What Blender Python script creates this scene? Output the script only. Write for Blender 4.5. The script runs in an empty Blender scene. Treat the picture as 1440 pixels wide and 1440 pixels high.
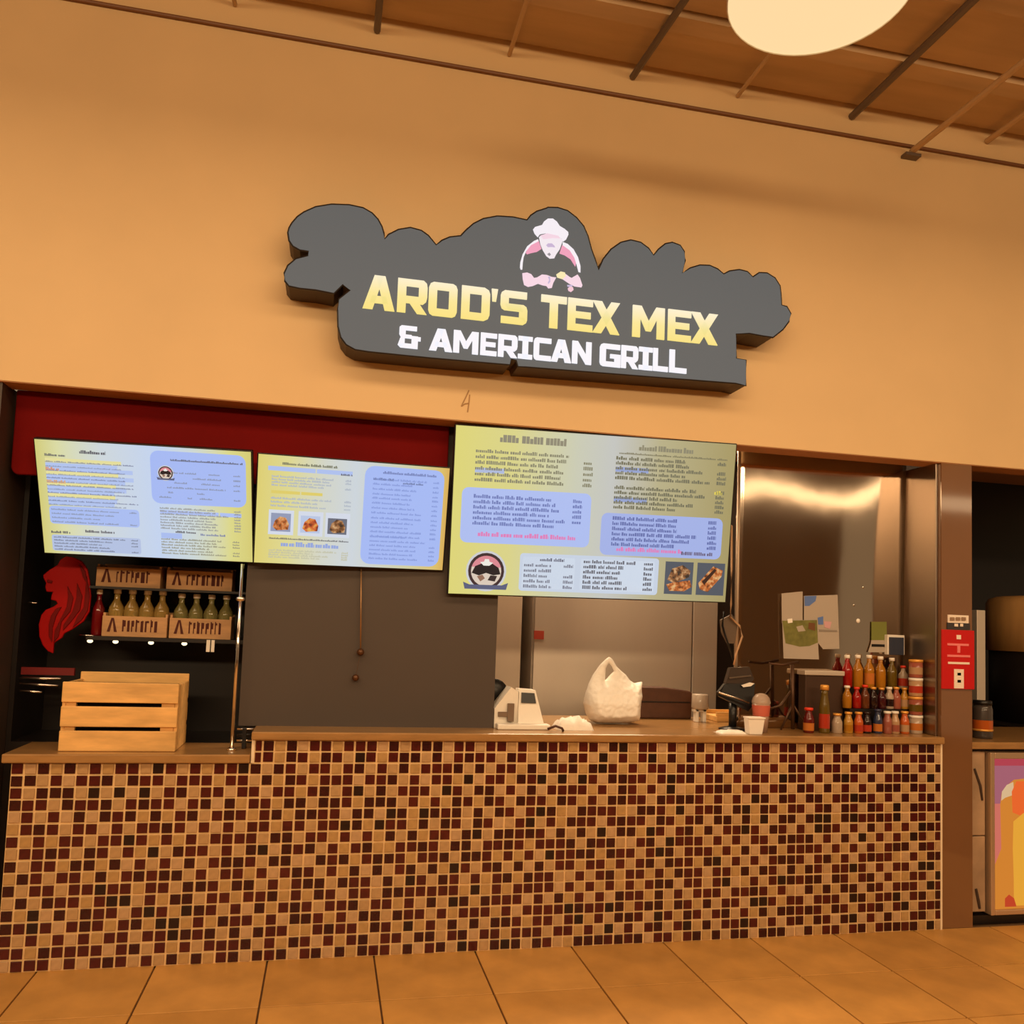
import bpy, bmesh, math, random
from mathutils import Vector, Matrix
random.seed(7)
SC = bpy.context.scene
COL = SC.collection

# ------------------------------------------------------------------ camera
F_PX, SHIFT_PX = 1185.43, 76.0
YAW, PITCH, ROLL = 0.21207, 0.06985, 0.03585
CAM = Vector((1.35379, -4.219, 1.61349))
fwd = Vector((math.sin(YAW)*math.cos(PITCH), math.cos(YAW)*math.cos(PITCH), math.sin(PITCH)))
rt0 = Vector((math.cos(YAW), -math.sin(YAW), 0)); up0 = rt0.cross(fwd)
RT = rt0*math.cos(ROLL) + up0*math.sin(ROLL); UP = -rt0*math.sin(ROLL) + up0*math.cos(ROLL)
cd = bpy.data.cameras.new('camera'); cam = bpy.data.objects.new('camera', cd); COL.objects.link(cam)
cd.sensor_width = 36; cd.sensor_fit = 'HORIZONTAL'; cd.lens = F_PX/1440*36
cd.shift_y = SHIFT_PX/1440; cd.clip_start = 0.05; cd.clip_end = 100
M = Matrix((RT, UP, -fwd)).transposed().to_4x4(); M.translation = CAM
cam.matrix_world = M
SC.camera = cam

# ------------------------------------------------------------------ world, light, exposure
SC.view_settings.view_transform = 'Standard'; SC.view_settings.look = 'None'
SC.view_settings.exposure = 0.0; SC.view_settings.gamma = 1.0; SC.view_settings.use_curve_mapping = False
w = bpy.data.worlds.new('world'); SC.world = w; w.use_nodes = True
bg = w.node_tree.nodes['Background']; bg.inputs[0].default_value = (1, .68, .38, 1); bg.inputs[1].default_value = 0.30
WARM = (1.0, 0.70, 0.40)
def area(name, loc, target, sx, sy, power, color=WARM, spread=180):
    l = bpy.data.lights.new(name, 'AREA'); l.shape = 'RECTANGLE'; l.size = sx; l.size_y = sy
    l.energy = power; l.color = color; l.spread = math.radians(spread)
    o = bpy.data.objects.new(name, l); COL.objects.link(o); o.location = loc
    o.rotation_euler = (Vector(target)-Vector(loc)).to_track_quat('-Z', 'Y').to_euler()
    return o
area('overhead_fill', (1.4, -2.35, 4.08), (1.4, -2.35, 0), 11.0, 0.8, 186)  # unseen area light added overhead to brighten the wall and counter
area('frontal_fill', (1.4, -8.6, 4.10), (1.4, 0, 3.6), 12.0, 0.40, 410)  # added frontal fill, unseen, placed clear of the steel panel's reflection
area('hall_light_row_dim', (10.6, -8.6, 4.03), (10.6, 0, 3.6), 6.0, 0.24, 17)
area('kitchen_light', (3.1, 1.25, 2.93), (3.1, 1.25, 0), 1.6, 0.5, 60, (1, .72, .45))

# ------------------------------------------------------------------ helpers
def at(px, py, Y):
    d = RT*((px-720)/F_PX) + UP*(-(py-720-SHIFT_PX)/F_PX) + fwd
    return CAM + d*((Y-CAM.y)/d.y)
def xz(px, py, Y):
    p = at(px, py, Y); return (p.x, p.z)

def srgb(r, g, b):
    f = lambda c: (c/255/12.92) if c/255 <= .04045 else ((c/255+.055)/1.055)**2.4
    return (f(r), f(g), f(b))
MATS = {}
def mat(name, col, rough=.6, metal=0, emit=None, es=1.0, noise=0.0, nscale=8.0, stretch=(1, 1, 1), bump=0.0, bscale=60.0, bdist=.002,
        coat=0.0, trans=0.0, ior=1.45, alpha=1.0, spec=.5):
    if name in MATS: return MATS[name]
    m = bpy.data.materials.new(name); m.use_nodes = True; MATS[name] = m
    nt = m.node_tree; b = nt.nodes['Principled BSDF']
    b.inputs['Base Color'].default_value = (*col, 1); b.inputs['Roughness'].default_value = rough; b.inputs['Metallic'].default_value = metal
    b.inputs['IOR'].default_value = ior; b.inputs['Specular IOR Level'].default_value = spec
    b.inputs['Coat Weight'].default_value = coat; b.inputs['Coat Roughness'].default_value = .08
    b.inputs['Transmission Weight'].default_value = trans; b.inputs['Alpha'].default_value = alpha
    if emit: b.inputs['Emission Color'].default_value = (*emit, 1); b.inputs['Emission Strength'].default_value = es
    if noise or bump:
        tc = nt.nodes.new('ShaderNodeTexCoord'); mp = nt.nodes.new('ShaderNodeMapping'); mp.inputs['Scale'].default_value = stretch
        nt.links.new(tc.outputs['Object'], mp.inputs[0])
    if noise:
        n = nt.nodes.new('ShaderNodeTexNoise'); n.inputs['Scale'].default_value = nscale; n.inputs['Detail'].default_value = 6
        nt.links.new(mp.outputs[0], n.inputs['Vector'])
        r = nt.nodes.new('ShaderNodeValToRGB'); r.color_ramp.elements[0].position = .3; r.color_ramp.elements[1].position = .7
        r.color_ramp.elements[0].color = (*[c*(1-noise) for c in col], 1); r.color_ramp.elements[1].color = (*[min(1, c*(1+noise*.6)) for c in col], 1)
        nt.links.new(n.outputs[0], r.inputs[0]); nt.links.new(r.outputs[0], b.inputs['Base Color'])
    if bump:
        n2 = nt.nodes.new('ShaderNodeTexNoise'); n2.inputs['Scale'].default_value = bscale; n2.inputs['Detail'].default_value = 3
        nt.links.new(mp.outputs[0], n2.inputs['Vector'])
        bp = nt.nodes.new('ShaderNodeBump'); bp.inputs['Strength'].default_value = bump; bp.inputs['Distance'].default_value = bdist
        nt.links.new(n2.outputs[0], bp.inputs['Height']); nt.links.new(bp.outputs[0], b.inputs['Normal'])
    return m
def glow(name, col, es=1.0):      # printed colour on a lit display or backlit sign
    return mat(name, tuple(c*.03 for c in col), .35, emit=col, es=es)

def new(): return bmesh.new()
def box(bm, x0, x1, y0, y1, z0, z1, bev=0.0):
    v = [bm.verts.new(p) for p in ((x0,y0,z0),(x1,y0,z0),(x1,y1,z0),(x0,y1,z0),(x0,y0,z1),(x1,y0,z1),(x1,y1,z1),(x0,y1,z1))]
    fs = [bm.faces.new([v[i] for i in q]) for q in ((0,3,2,1),(4,5,6,7),(0,1,5,4),(1,2,6,5),(2,3,7,6),(3,0,4,7))]
    if bev:
        es = set(e for f in fs for e in f.edges)
        bmesh.ops.bevel(bm, geom=list(es), offset=bev, segments=2, affect='EDGES', profile=.5)
def prism(bm, pts, y0, y1):       # polygon in x,z extruded along y (y0 is the front)
    a = sum(pts[i][0]*pts[(i+1) % len(pts)][1]-pts[(i+1) % len(pts)][0]*pts[i][1] for i in range(len(pts)))
    if a < 0: pts = pts[::-1]
    f = [bm.verts.new((x, y0, z)) for x, z in pts]; k = [bm.verts.new((x, y1, z)) for x, z in pts]
    bm.faces.new(f); bm.faces.new(k[::-1])
    n = len(pts)
    for i in range(n): bm.faces.new((f[i], k[i], k[(i+1) % n], f[(i+1) % n]))
def prism_dir(bm, pts, off):      # closed 3d polygon extruded by a vector
    f = [bm.verts.new(p) for p in pts]; k = [bm.verts.new(Vector(p)+Vector(off)) for p in pts]; n = len(pts)
    bm.faces.new(f); bm.faces.new(k[::-1])
    for i in range(n): bm.faces.new((f[i], k[i], k[(i+1) % n], f[(i+1) % n]))
    bmesh.ops.recalc_face_normals(bm, faces=bm.faces[:])
def lathe(bm, prof, seg=16, c=(0, 0, 0)):
    rings = []
    for r, z in prof:
        if r < 1e-6: rings.append([bm.verts.new((c[0], c[1], c[2]+z))])
        else: rings.append([bm.verts.new((c[0]+r*math.cos(2*math.pi*i/seg), c[1]+r*math.sin(2*math.pi*i/seg), c[2]+z)) for i in range(seg)])
    for a, b in zip(rings, rings[1:]):
        for i in range(seg):
            j = (i+1) % seg
            if len(a) == 1 and len(b) == 1: continue
            if len(a) == 1: bm.faces.new((a[0], b[j], b[i]))
            elif len(b) == 1: bm.faces.new((a[i], a[j], b[0]))
            else: bm.faces.new((a[i], a[j], b[j], b[i]))
    bmesh.ops.recalc_face_normals(bm, faces=bm.faces[:])
def tube(bm, path, r, seg=8):
    path = [Vector(p) for p in path]; rings = []
    for i, p in enumerate(path):
        t = (path[min(i+1, len(path)-1)]-path[max(i-1, 0)]).normalized()
        u = t.cross(Vector((0, 0, 1)))
        if u.length < 1e-3: u = t.cross(Vector((0, 1, 0)))
        u.normalize(); v = t.cross(u)
        rr = r[i] if isinstance(r, (list, tuple)) else r
        rings.append([bm.verts.new(p+(u*math.cos(2*math.pi*k/seg)+v*math.sin(2*math.pi*k/seg))*rr) for k in range(seg)])
    for a, b in zip(rings, rings[1:]):
        for k in range(seg): bm.faces.new((a[k], a[(k+1) % seg], b[(k+1) % seg], b[k]))
    bm.faces.new(rings[0][::-1]); bm.faces.new(rings[-1])
    bmesh.ops.recalc_face_normals(bm, faces=bm.faces[:])
def ball(bm, c, r, sx=1, sy=1, sz=1, seg=12):
    d = bmesh.ops.create_uvsphere(bm, u_segments=seg, v_segments=max(6, seg//2+2), radius=r)
    for v in d['verts']: v.co = Vector((v.co.x*sx+c[0], v.co.y*sy+c[1], v.co.z*sz+c[2]))

def mesh(name, bm, m, smooth=False):
    me = bpy.data.meshes.new(name); bm.to_mesh(me); bm.free()
    for x in (m if isinstance(m, list) else [m]): me.materials.append(x)
    if smooth:
        for p in me.polygons: p.use_smooth = True
    return me
def link(name, me, parent=None, loc=None, local=False):
    o = bpy.data.objects.new(name, me); COL.objects.link(o)
    if parent:
        o.parent = parent
        if not local: o.matrix_parent_inverse = parent.matrix_basis.inverted()
    if loc is not None: o.location = loc
    return o
def obj(name, bm, m, parent=None, smooth=False, local=False, label=None):
    o = link(name, mesh(name, bm, m, smooth), parent, None, local)
    if label: o['label'] = label
    return o
def tag(o, label, cat, group=None, kind=None):
    o['label'] = label; o['category'] = cat
    if group: o['group'] = group
    if kind: o['kind'] = kind
    return o
def thing(name, label, cat, loc=(0, 0, 0), rot=(0, 0, 0), group=None):
    o = bpy.data.objects.new(name, None); COL.objects.link(o); o.location = loc; o.rotation_euler = rot; o.empty_display_size = .1
    o.matrix_basis = Matrix.LocRotScale(Vector(loc), __import__('mathutils').Euler(rot), None)
    return tag(o, label, cat, group)
def struct(o, label, cat):
    return tag(o, label, cat, kind='structure')
def bevel_mod(o, wdt, seg=2):
    b = o.modifiers.new('bevel', 'BEVEL'); b.width = wdt; b.segments = seg; b.limit_method = 'ANGLE'

# ------------------------------------------------------------------ materials
m_wall = mat('wall_paint', (.73, .51, .262), .55, noise=.05, nscale=1.5, bump=.15, bscale=220, bdist=.001)
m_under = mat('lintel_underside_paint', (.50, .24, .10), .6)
m_ceil = mat('ceiling_board', (.60, .42, .235), .7, noise=.15, nscale=2.0, stretch=(.6, 4, 4), bump=.1, bscale=30)
m_joistd = mat('dark_steel_strut', (.16, .12, .09), .45, .4)
m_joistl = mat('painted_strut', (.55, .36, .18), .6)
m_grout = mat('grout', (.86, .59, .29), .8, noise=.10, nscale=20, bump=.2, bscale=300)
m_dark = [mat('maroon_tile', srgb(74, 16, 16), .25, noise=.3, nscale=30, coat=.1),
          mat('dark_maroon_tile', srgb(54, 10, 12), .25, noise=.3, nscale=30, coat=.1),
          mat('red_brown_tile', srgb(80, 20, 16), .25, noise=.3, nscale=30, coat=.1),
          mat('near_black_tile', srgb(34, 14, 13), .25, noise=.3, nscale=30, coat=.1)]
m_lite = [mat('tan_tile', (.46, .285, .135), .3, noise=.12, nscale=40, coat=.2),
          mat('pale_tan_tile', (.50, .315, .165), .3, noise=.12, nscale=40, coat=.2),
          mat('ochre_tile', (.45, .27, .105), .3, noise=.14, nscale=40, coat=.2)]
m_top = mat('counter_wood', (.37, .20, .07), .3, noise=.18, nscale=7, stretch=(1, 6, 6), coat=.35)
m_floor = [mat('floor_tile_%s' % n, c, .40, noise=.2, nscale=4.2, bump=.06, bscale=40, spec=.35) for n, c in
           (('amber', (.58, .295, .076)), ('honey', (.615, .315, .084)), ('rust', (.55, .275, .07)))]
m_fgrout = mat('floor_grout', (.16, .085, .035), .9)
m_steel = mat('stainless_steel', (.60, .49, .39), .085, 1.0, bump=.10, bscale=1.6, stretch=(1, 1, .8), bdist=.02)
m_steel3 = mat('dull_steel', (.36, .29, .23), .32, 1.0)
m_steel2 = mat('brushed_steel', (.66, .58, .49), .5, .55, noise=.06, nscale=3, stretch=(1, 1, .2))
m_chrome = mat('chrome', (.8, .74, .66), .12, 1.0)
m_part = mat('dark_brown_paint', srgb(74, 64, 58), .55, noise=.06, nscale=2)
m_pier = mat('dark_laminate', srgb(62, 48, 40), .45)
m_black = mat('black_laminate', srgb(26, 20, 18), .4)
m_blackp = mat('black_plastic', srgb(24, 22, 22), .35)
m_red = mat('red_banner', srgb(108, 5, 4), .8, noise=.08, nscale=4, spec=.15)
m_lion = mat('red_plastic', srgb(160, 2, 2), .55, spec=.2)
m_lion2 = mat('deep_red_plastic', srgb(105, 5, 4), .6, spec=.2)
m_brown = mat('brown_laminate', (.20, .093, .038), .06, noise=.05, nscale=3, bump=.03, bscale=2.0, bdist=.01, spec=.8, coat=.6)
m_wood = mat('crate_wood', (.80, .47, .16), .55, noise=.25, nscale=5, stretch=(1, 5, 5), bump=.2, bscale=20)
m_wood2 = mat('dark_crate_wood', (.55, .31, .14), .6, noise=.25, nscale=6, stretch=(1, 5, 5))
m_white = mat('white_plastic', (.85, .80, .72), .4)
m_bag = mat('white_bag_film', (.88, .84, .78), .38, bump=.4, bscale=25, bdist=.01)
m_paper = mat('white_paper', (.86, .80, .72), .75)
m_paper2 = mat('dull_paper', (.43, .37, .31), .8)
m_greenp = mat('green_print', srgb(116, 116, 58), .7, noise=.25, nscale=30)
m_bluep = mat('blue_print', srgb(90, 120, 185), .7)
m_signface = mat('sign_face', (.022, .026, .032), .5, emit=(.096, .101, .103), es=1.0, spec=.25)
m_signside = mat('sign_return', srgb(58, 40, 28), .5)
m_ink = mat('dark_ink', srgb(78, 32, 24), .8)

# ------------------------------------------------------------------ setting
ZL, ZC = 2.65, 4.72          # lintel underside, ceiling
bm = new(); box(bm, -7, 12, -12, 6, -.12, -.012)
floor = struct(obj('floor', bm, m_fgrout), 'square amber ceramic floor tiles laid in a straight grid', 'floor')
TP = .495; tile_me = []
for k in range(3):
    bm = new(); box(bm, -TP/2+.004, TP/2-.004, -TP/2+.004, TP/2-.004, -.012, 0, .002); tile_me.append(mesh('floor_tile', bm, m_floor[k]))
for i in range(-4, 12):
    for j in range(0, 10):
        o = link('floor_tile', tile_me[(i*7+j*3+(i*j) % 5) % 3], floor, (.165+TP*(i+.5), -.487-TP*(j-.5), 0))
bm = new(); box(bm, -7, 12, 0, .15, ZL, ZC+.2)
wf = struct(obj('wall_front', bm, m_wall), 'tan painted wall above the food counter opening', 'wall')
bm = new(); box(bm, -7, 12, .004, .146, ZL-.004, ZL-.0005)
obj('lintel_underside', bm, m_under, wf)
bm = new()
for pts in ([(1278, 35), (1262, 70), (1235, 125)], [(1235, 125), (1255, 112), (1278, 108)], [(1282, 60), (1278, 105), (1270, 158)]):
    path = [Vector((*xz(340+a/4, 540+b/4, -.001),))for a, b in pts]
    tube(bm, [(p.x, -.001, p.y) for p in path], .0035, 6)
obj('pencil_mark', bm, mat('pencil_grey', srgb(176, 140, 100), .8), wf, label='small handwritten 4 pencilled under the sign')
bm = new(); tube(bm, [(-7, -.010, 4.52), (12, -.010, 4.52)], .010, 8)
struct(obj('trim_1', bm, mat('conduit_brown', srgb(120, 78, 45), .5)), 'thin brown conduit running along the top of the tan wall', 'trim')
bm = new(); box(bm, -7, 12, -12, 0, ZC, ZC+.1)
ceil = struct(obj('ceiling', bm, m_ceil), 'brown ceiling of long boards with struts below', 'ceiling')
yb = -.02; k = 0
while yb > -6.5:
    wd = (.34, .12, .42, .2, .3)[k % 5]; dz = (.0, .045, .012, .055, .02)[k % 5]
    bm = new(); box(bm, -7, 12, yb-wd+.012, yb, ZC-.012-dz, ZC); obj('ceiling_board', bm, m_ceil, ceil); yb -= wd; k += 1
def strut(x, z, y0, y1, r, m, x1=None):
    bm = new(); tube(bm, [(x, y0, z), (x if x1 is None else x1, y1, z)], r, 8); return obj('strut', bm, m, ceil)
strut(.75, 4.64, -.005, -6, .011, m_joistl); strut(1.45, 4.64, -.005, -6, .018, m_joistd)
strut(2.147, 4.64, -.005, -6, .012, m_joistl); strut(2.84, 4.64, -.005, -6, .019, m_joistd, 3.25)
strut(3.467, 4.64, -.005, -6, .012, m_joistl); strut(4.19, 4.64, -.005, -6, .021, m_joistd)
strut(5.11, 4.64, -.005, -6, .018, m_joistl)
s = strut(4.57, 4.475, -.03, -6, .018, m_joistl)
bm = new(); box(bm, 4.52, 4.62, -.05, -.0, 4.44, 4.458); obj('strut_bracket', bm, m_joistd, ceil)
bm = new(); tube(bm, [(5.06, -.75, 4.66), (5.02, -.8, 4.58), (5.06, -.86, 4.55), (5.1, -.8, 4.6)], .008); obj('ceiling_hook', bm, m_joistd, ceil)
# hall beyond the camera
bm = new(); box(bm, -7, 12, -12.2, -12, 0, ZC); struct(obj('wall_back', bm, mat('far_wall', (.38, .25, .14), .6)), 'brown wall on the far side of the hall', 'wall')
# kitchen shell
bm = new(); box(bm, -.6, 5.02, 2.02, 2.1, 0, 3.05)
struct(obj('wall_kitchen_back', bm, m_part), 'dark wall at the back of the kitchen', 'wall')
bm = new(); box(bm, -.6, 8, .15, 2.1, 3.0, 3.1)
struct(obj('ceiling_kitchen', bm, m_under), 'dim brown ceiling inside the kitchen', 'ceiling')
bm = new(); box(bm, -7, -.165, .02, 2.1, 0, ZL); struct(obj('wall_left', bm, m_pier), 'dark laminate pier at the left end of the counter', 'wall')
bm = new(); box(bm, 4.80, 5.005, .005, .25, 0, ZL); pil = struct(obj('wall_pillar', bm, m_brown), 'glossy brown pillar at the right end of the tiled counter', 'pillar')
bm = new(); box(bm, 4.87, 4.97, .25, 2.1, 0, 3.0); struct(obj('wall_right', bm, m_part), 'dark wall between the kitchen and next stall', 'wall')
bm = new(); box(bm, 5.0, 8, 2.02, 2.1, 0, 3.05); struct(obj('wall_stall_back', bm, m_black), 'dark wall at the back of the next stall', 'wall')
# partition behind the menu screens
bm = new(); box(bm, .945, 2.235, .20, .26, 1.067, 2.95)
struct(obj('wall_partition', bm, m_part), 'dark brown partition standing behind the raised worktop', 'wall')

# ------------------------------------------------------------------ tiled counter
S = .054
BL = [  # blocks of columns, rows from the top
 "10 ## ".strip() and """
..........|..........|##.#.##.##|#.#.###.##.|##.#.###.##.|##.##.#.##.|###.##.##.##.|#.#.##.##.##.
..........|..........|##.##.##.#|#.###.#.###|#.##.##.##.#|.#.##.#.#.#|#.#.##.###.#.|##.####..###.
#.#.#.#.##|#.##.#.###|#.##.##.##|.#.#.####.#|.##.#.###.##|#.#.##.####|.#.##.#.###.#|#.##.#.##.#.#
##.#.###.#|###.###.##|.#.##.###.|###.#.##.#.|##.###.#.##.|####.####.#|#.#.##.###.#.|###.#.####.#.
#.###.#.#.|.#.##.##.#|#.##.##.##|.#.###.##.#|#.#.#.####.#|.##.#.#..##|##.##.##.##.#|.#.#.###.##.#
###.####.#|####.##.#.|##.##.###.|###.#.#.##.|##.###.##.#.|####.#####.|#.#.##.##.##.|#####.#.#.##.
.#.#.#.###|#.#.##.###|.##.####.#|#.##.####.#|.##.###..###|#..###.#.##|#.##.##.##.##|.##.##.#.####
.###.##.#.|.####.#.#.|##.##.####|.###.#.##.#|#..##.#.###.|####.##.##.|##.#.#.##.###|.#######.##.#
#.#.##.###|##.#.#.###|#.##.##.#.|#.#.#.##.##|.#####.#.#.#|.##.##.##.#|.####.##.#.##|#.#.#.#.#.###
.####.##.#|#.#.###.#.|##.###.#.#|#..####.##.|####.####.##|#..##.####.|#.#.##.####.#|.#.#.#.#.##.#
#.##.##.#.|.#.#.#.###|#.##..###.|####.###.##|#.#.#.#####.|###.###.###|.#.#.##.####.|#.#.#.###.##.
.##.##.#.#|#####.#.##|.#.###.#.#|.#.##.#.##.|##.#.#.##.##|.#.##.###.#|#.#.#.####.##|.#.####..#.##
#.##.#####|#.##.###.#|#.#.###.##|#.#.##.##.#|.##.###..#.#|#.##.#.###.|##.#.##.#.##.|####.#.##.##.
.#.###.###|#.#.##.##.|###.#.##.#|#.#######.#|.#.####.#.#.|#.#.###.##.|##..#.######.|##.##.#..##.#
#.#.#.###.|.###.###.#|.#.###.###|.##.#.#.##.|####.#.#.#.#|.###.#.#.##|#.####.#..#.#|.##.##.###.##
####.###.#|##.##.#.##|#.#.###.#.|##.###.#.##|#.#.########|##.###.##.#|.##.###.##.##|#.##.###.##.#
#.#.#.#.##|#.######.#|.###..####|.##.#.#.#.#|.###.##.##.#|.###.##.##.|##.#.#.#####.|##.###.##.###
##.#####.#|##.#.#.###|#.#.##.#.#|#.##.##.##.|##.###.##.#.|#.#.##.##.#|.####.#.##.##|.##.#.#..##.#
.###.#.###|#.#.#.#.##|.###.##.#.|###.#.##.##|.###.##..###|####.##.##.|#.##.###..#.#|#.##.#####.#.
"""]
ROWS = []
for ln in BL[0].strip().split('\n'):
    b = ln.split('|'); ROWS.append(b[0][:9] + ''.join(b[1:]))
NC = len(ROWS[0])
XE = 4.79
counter = thing('tiled_counter', 'long counter front covered in maroon and tan square mosaic tiles', 'counter', (2.4, .2, 0))
bm = new(); box(bm, 0, XE, .0, .395, 0, .915); obj('low_body', bm, m_grout, counter)
bm = new(); box(bm, 1.035, XE, .0, .395, .915, 1.027); obj('raised_body', bm, m_grout, counter)
bm = new(); box(bm, 1.030, 1.044, -.007, .02, .918, 1.027); box(bm, XE-.004, XE+.008, -.007, .02, 0, 1.027)
obj('edge_trim', bm, mat('pale_edge_trim', (.85, .70, .5), .3), counter, label='pale metal corner trim')
HT = .0225
def tilegeo(bm, cx, cz, hw, hh, dy, mi=0):
    n0 = len(bm.faces); b = .0016; y0 = -.006-dy
    lo = [bm.verts.new((cx+sx*hw, .0, cz+sz*hh)) for sx, sz in ((-1,-1),(1,-1),(1,1),(-1,1))]
    up_ = [bm.verts.new((cx+sx*hw, y0+b, cz+sz*hh)) for sx, sz in ((-1,-1),(1,-1),(1,1),(-1,1))]
    tp = [bm.verts.new((cx+sx*(hw-b), y0, cz+sz*(hh-b))) for sx, sz in ((-1,-1),(1,-1),(1,1),(-1,1))]
    for i in range(4):
        j = (i+1) % 4
        bm.faces.new((lo[i], lo[j], up_[j], up_[i])).material_index = mi; bm.faces.new((up_[i], up_[j], tp[j], tp[i])).material_index = mi
    bm.faces.new(tp).material_index = mi
tm = m_dark + m_lite
single = {}
for mi in range(7):
    bm = new(); tilegeo(bm, 0, 0, HT, HT, 0); single[mi] = mesh('mosaic_tile', bm, tm[mi])
rest = new(); ntile = 0
for c in range(NC):
    for r in range(19):
        row = r-2
        if row < 0 and c < 19: continue
        x0, x1 = c*S, (c+1)*S
        if row < 0 and c == 19: x0 = 1.044
        if x1 > XE: x1 = XE
        cx, cz = (x0+x1)/2, (17-row-.5)*S
        hw = (x1-x0)/2-(S/2-HT)
        if hw < .004: continue
        h = random.random()
        mi = (0 if h < .40 else 1 if h < .74 else 2 if h < .92 else 3) if ROWS[r][c] == '#' else (4 if h < .4 else 5 if h < .65 else 6)
        jx, jz, dy = random.uniform(-.0012, .0012), random.uniform(-.0012, .0012), random.uniform(0, .0015)
        if ntile < 300 and abs(hw-HT) < 1e-6:
            link('mosaic_tile', single[mi], counter, (cx+jx, -dy, cz+jz)); ntile += 1
        else: tilegeo(rest, cx+jx, cz+jz, hw, HT, dy, mi)
o = obj('mosaic_tiles', rest, tm, counter); o['kind'] = 'stuff'
# worktops
bm = new(); box(bm, 1.028, XE+.008, -.028, .27, 1.028, 1.067, .006); box(bm, 2.24, XE+.008, .2705, .86, 1.028, 1.067)
tag(obj('raised_worktop', bm, m_top), 'long raised honey wood worktop along the tiled counter', 'worktop')
bm = new(); box(bm, -.035, 1.027, -.028, .36, .919, .96, .006)
tag(obj('low_worktop', bm, m_top), 'lower wooden worktop carrying the slatted crate', 'worktop')

# ------------------------------------------------------------------ sign
YF = -.18
Z1 = [(90,205),(97,180),(112,155),(138,125),(170,102),(230,75),(310,62),(400,65),(470,80),(515,106),(545,138),(565,175),(575,210),(579,238),(600,215),(650,190),(710,180),(765,195),(800,220),(840,268),(870,245),(910,228),(965,222),(990,195),(1030,160),(1080,135),(1150,122),(1230,127),(1300,142),(1320,118),(1350,98),(1400,82)]
Z2 = [(110,78),(160,79),(210,95),(255,130),(290,172),(312,222),(330,290),(350,345),(366,395),(390,340),(430,290),(480,255),(530,243),(580,255),(620,285),(645,320),(670,290),(705,262),(740,255),(780,270),(800,300),(805,345),(790,410),(830,385),(880,370),(930,372),(970,390),(1000,415),(1030,400),(1080,393),(1120,403),(1148,430),(1180,408),(1220,410),(1260,435),(1285,475),(1290,520),(1293,572),(1320,580),(1340,615),(1330,655),(1300,695),(1250,735),(1200,728),(1130,715),(1062,718),(1064,842),(1113,850),(1112,980),(1060,968),(0,885)]
Z3 = [(1255,883),(1247,852),(1220,845),(1213,874),(800,838),(500,808),(430,797),(385,772),(358,735),(344,680),(342,600),(350,540),(405,497),(368,468),(322,513),(230,495),(150,487),(95,475),(75,450),(72,410),(90,372),(130,338),(192,322),(195,300),(150,293),(115,273),(96,245)]
K = 400/1440
def face(l, ox): return [xz(ox+a*K, 270+b*K, YF) for a, b in l]
out = face(Z1, 380)+face(Z2, 740)+face(Z3, 380)
sign = thing('restaurant_sign', 'dark grey cloud shaped sign reading Arods Tex Mex and American Grill', 'sign', (2.4, -.1, 2.88))
bm = new(); prism(bm, out, YF, -.004)
for f in bm.faces: f.material_index = 0 if (abs(f.normal.y) > .9 or len(f.verts) > 4) else 1
bm.normal_update()
for f in bm.faces: f.material_index = 0 if f.normal.y < -.9 else 1
obj('sign_box', bm, [m_signface, m_signside], sign)
bm = new(); tube(bm, [(x, YF+.004, z) for x, z in out]+[(out[0][0], YF+.004, out[0][1])], .0055, 6); obj('edge_lip', bm, mat('black_lip', srgb(34, 30, 28), .4), sign)
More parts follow.
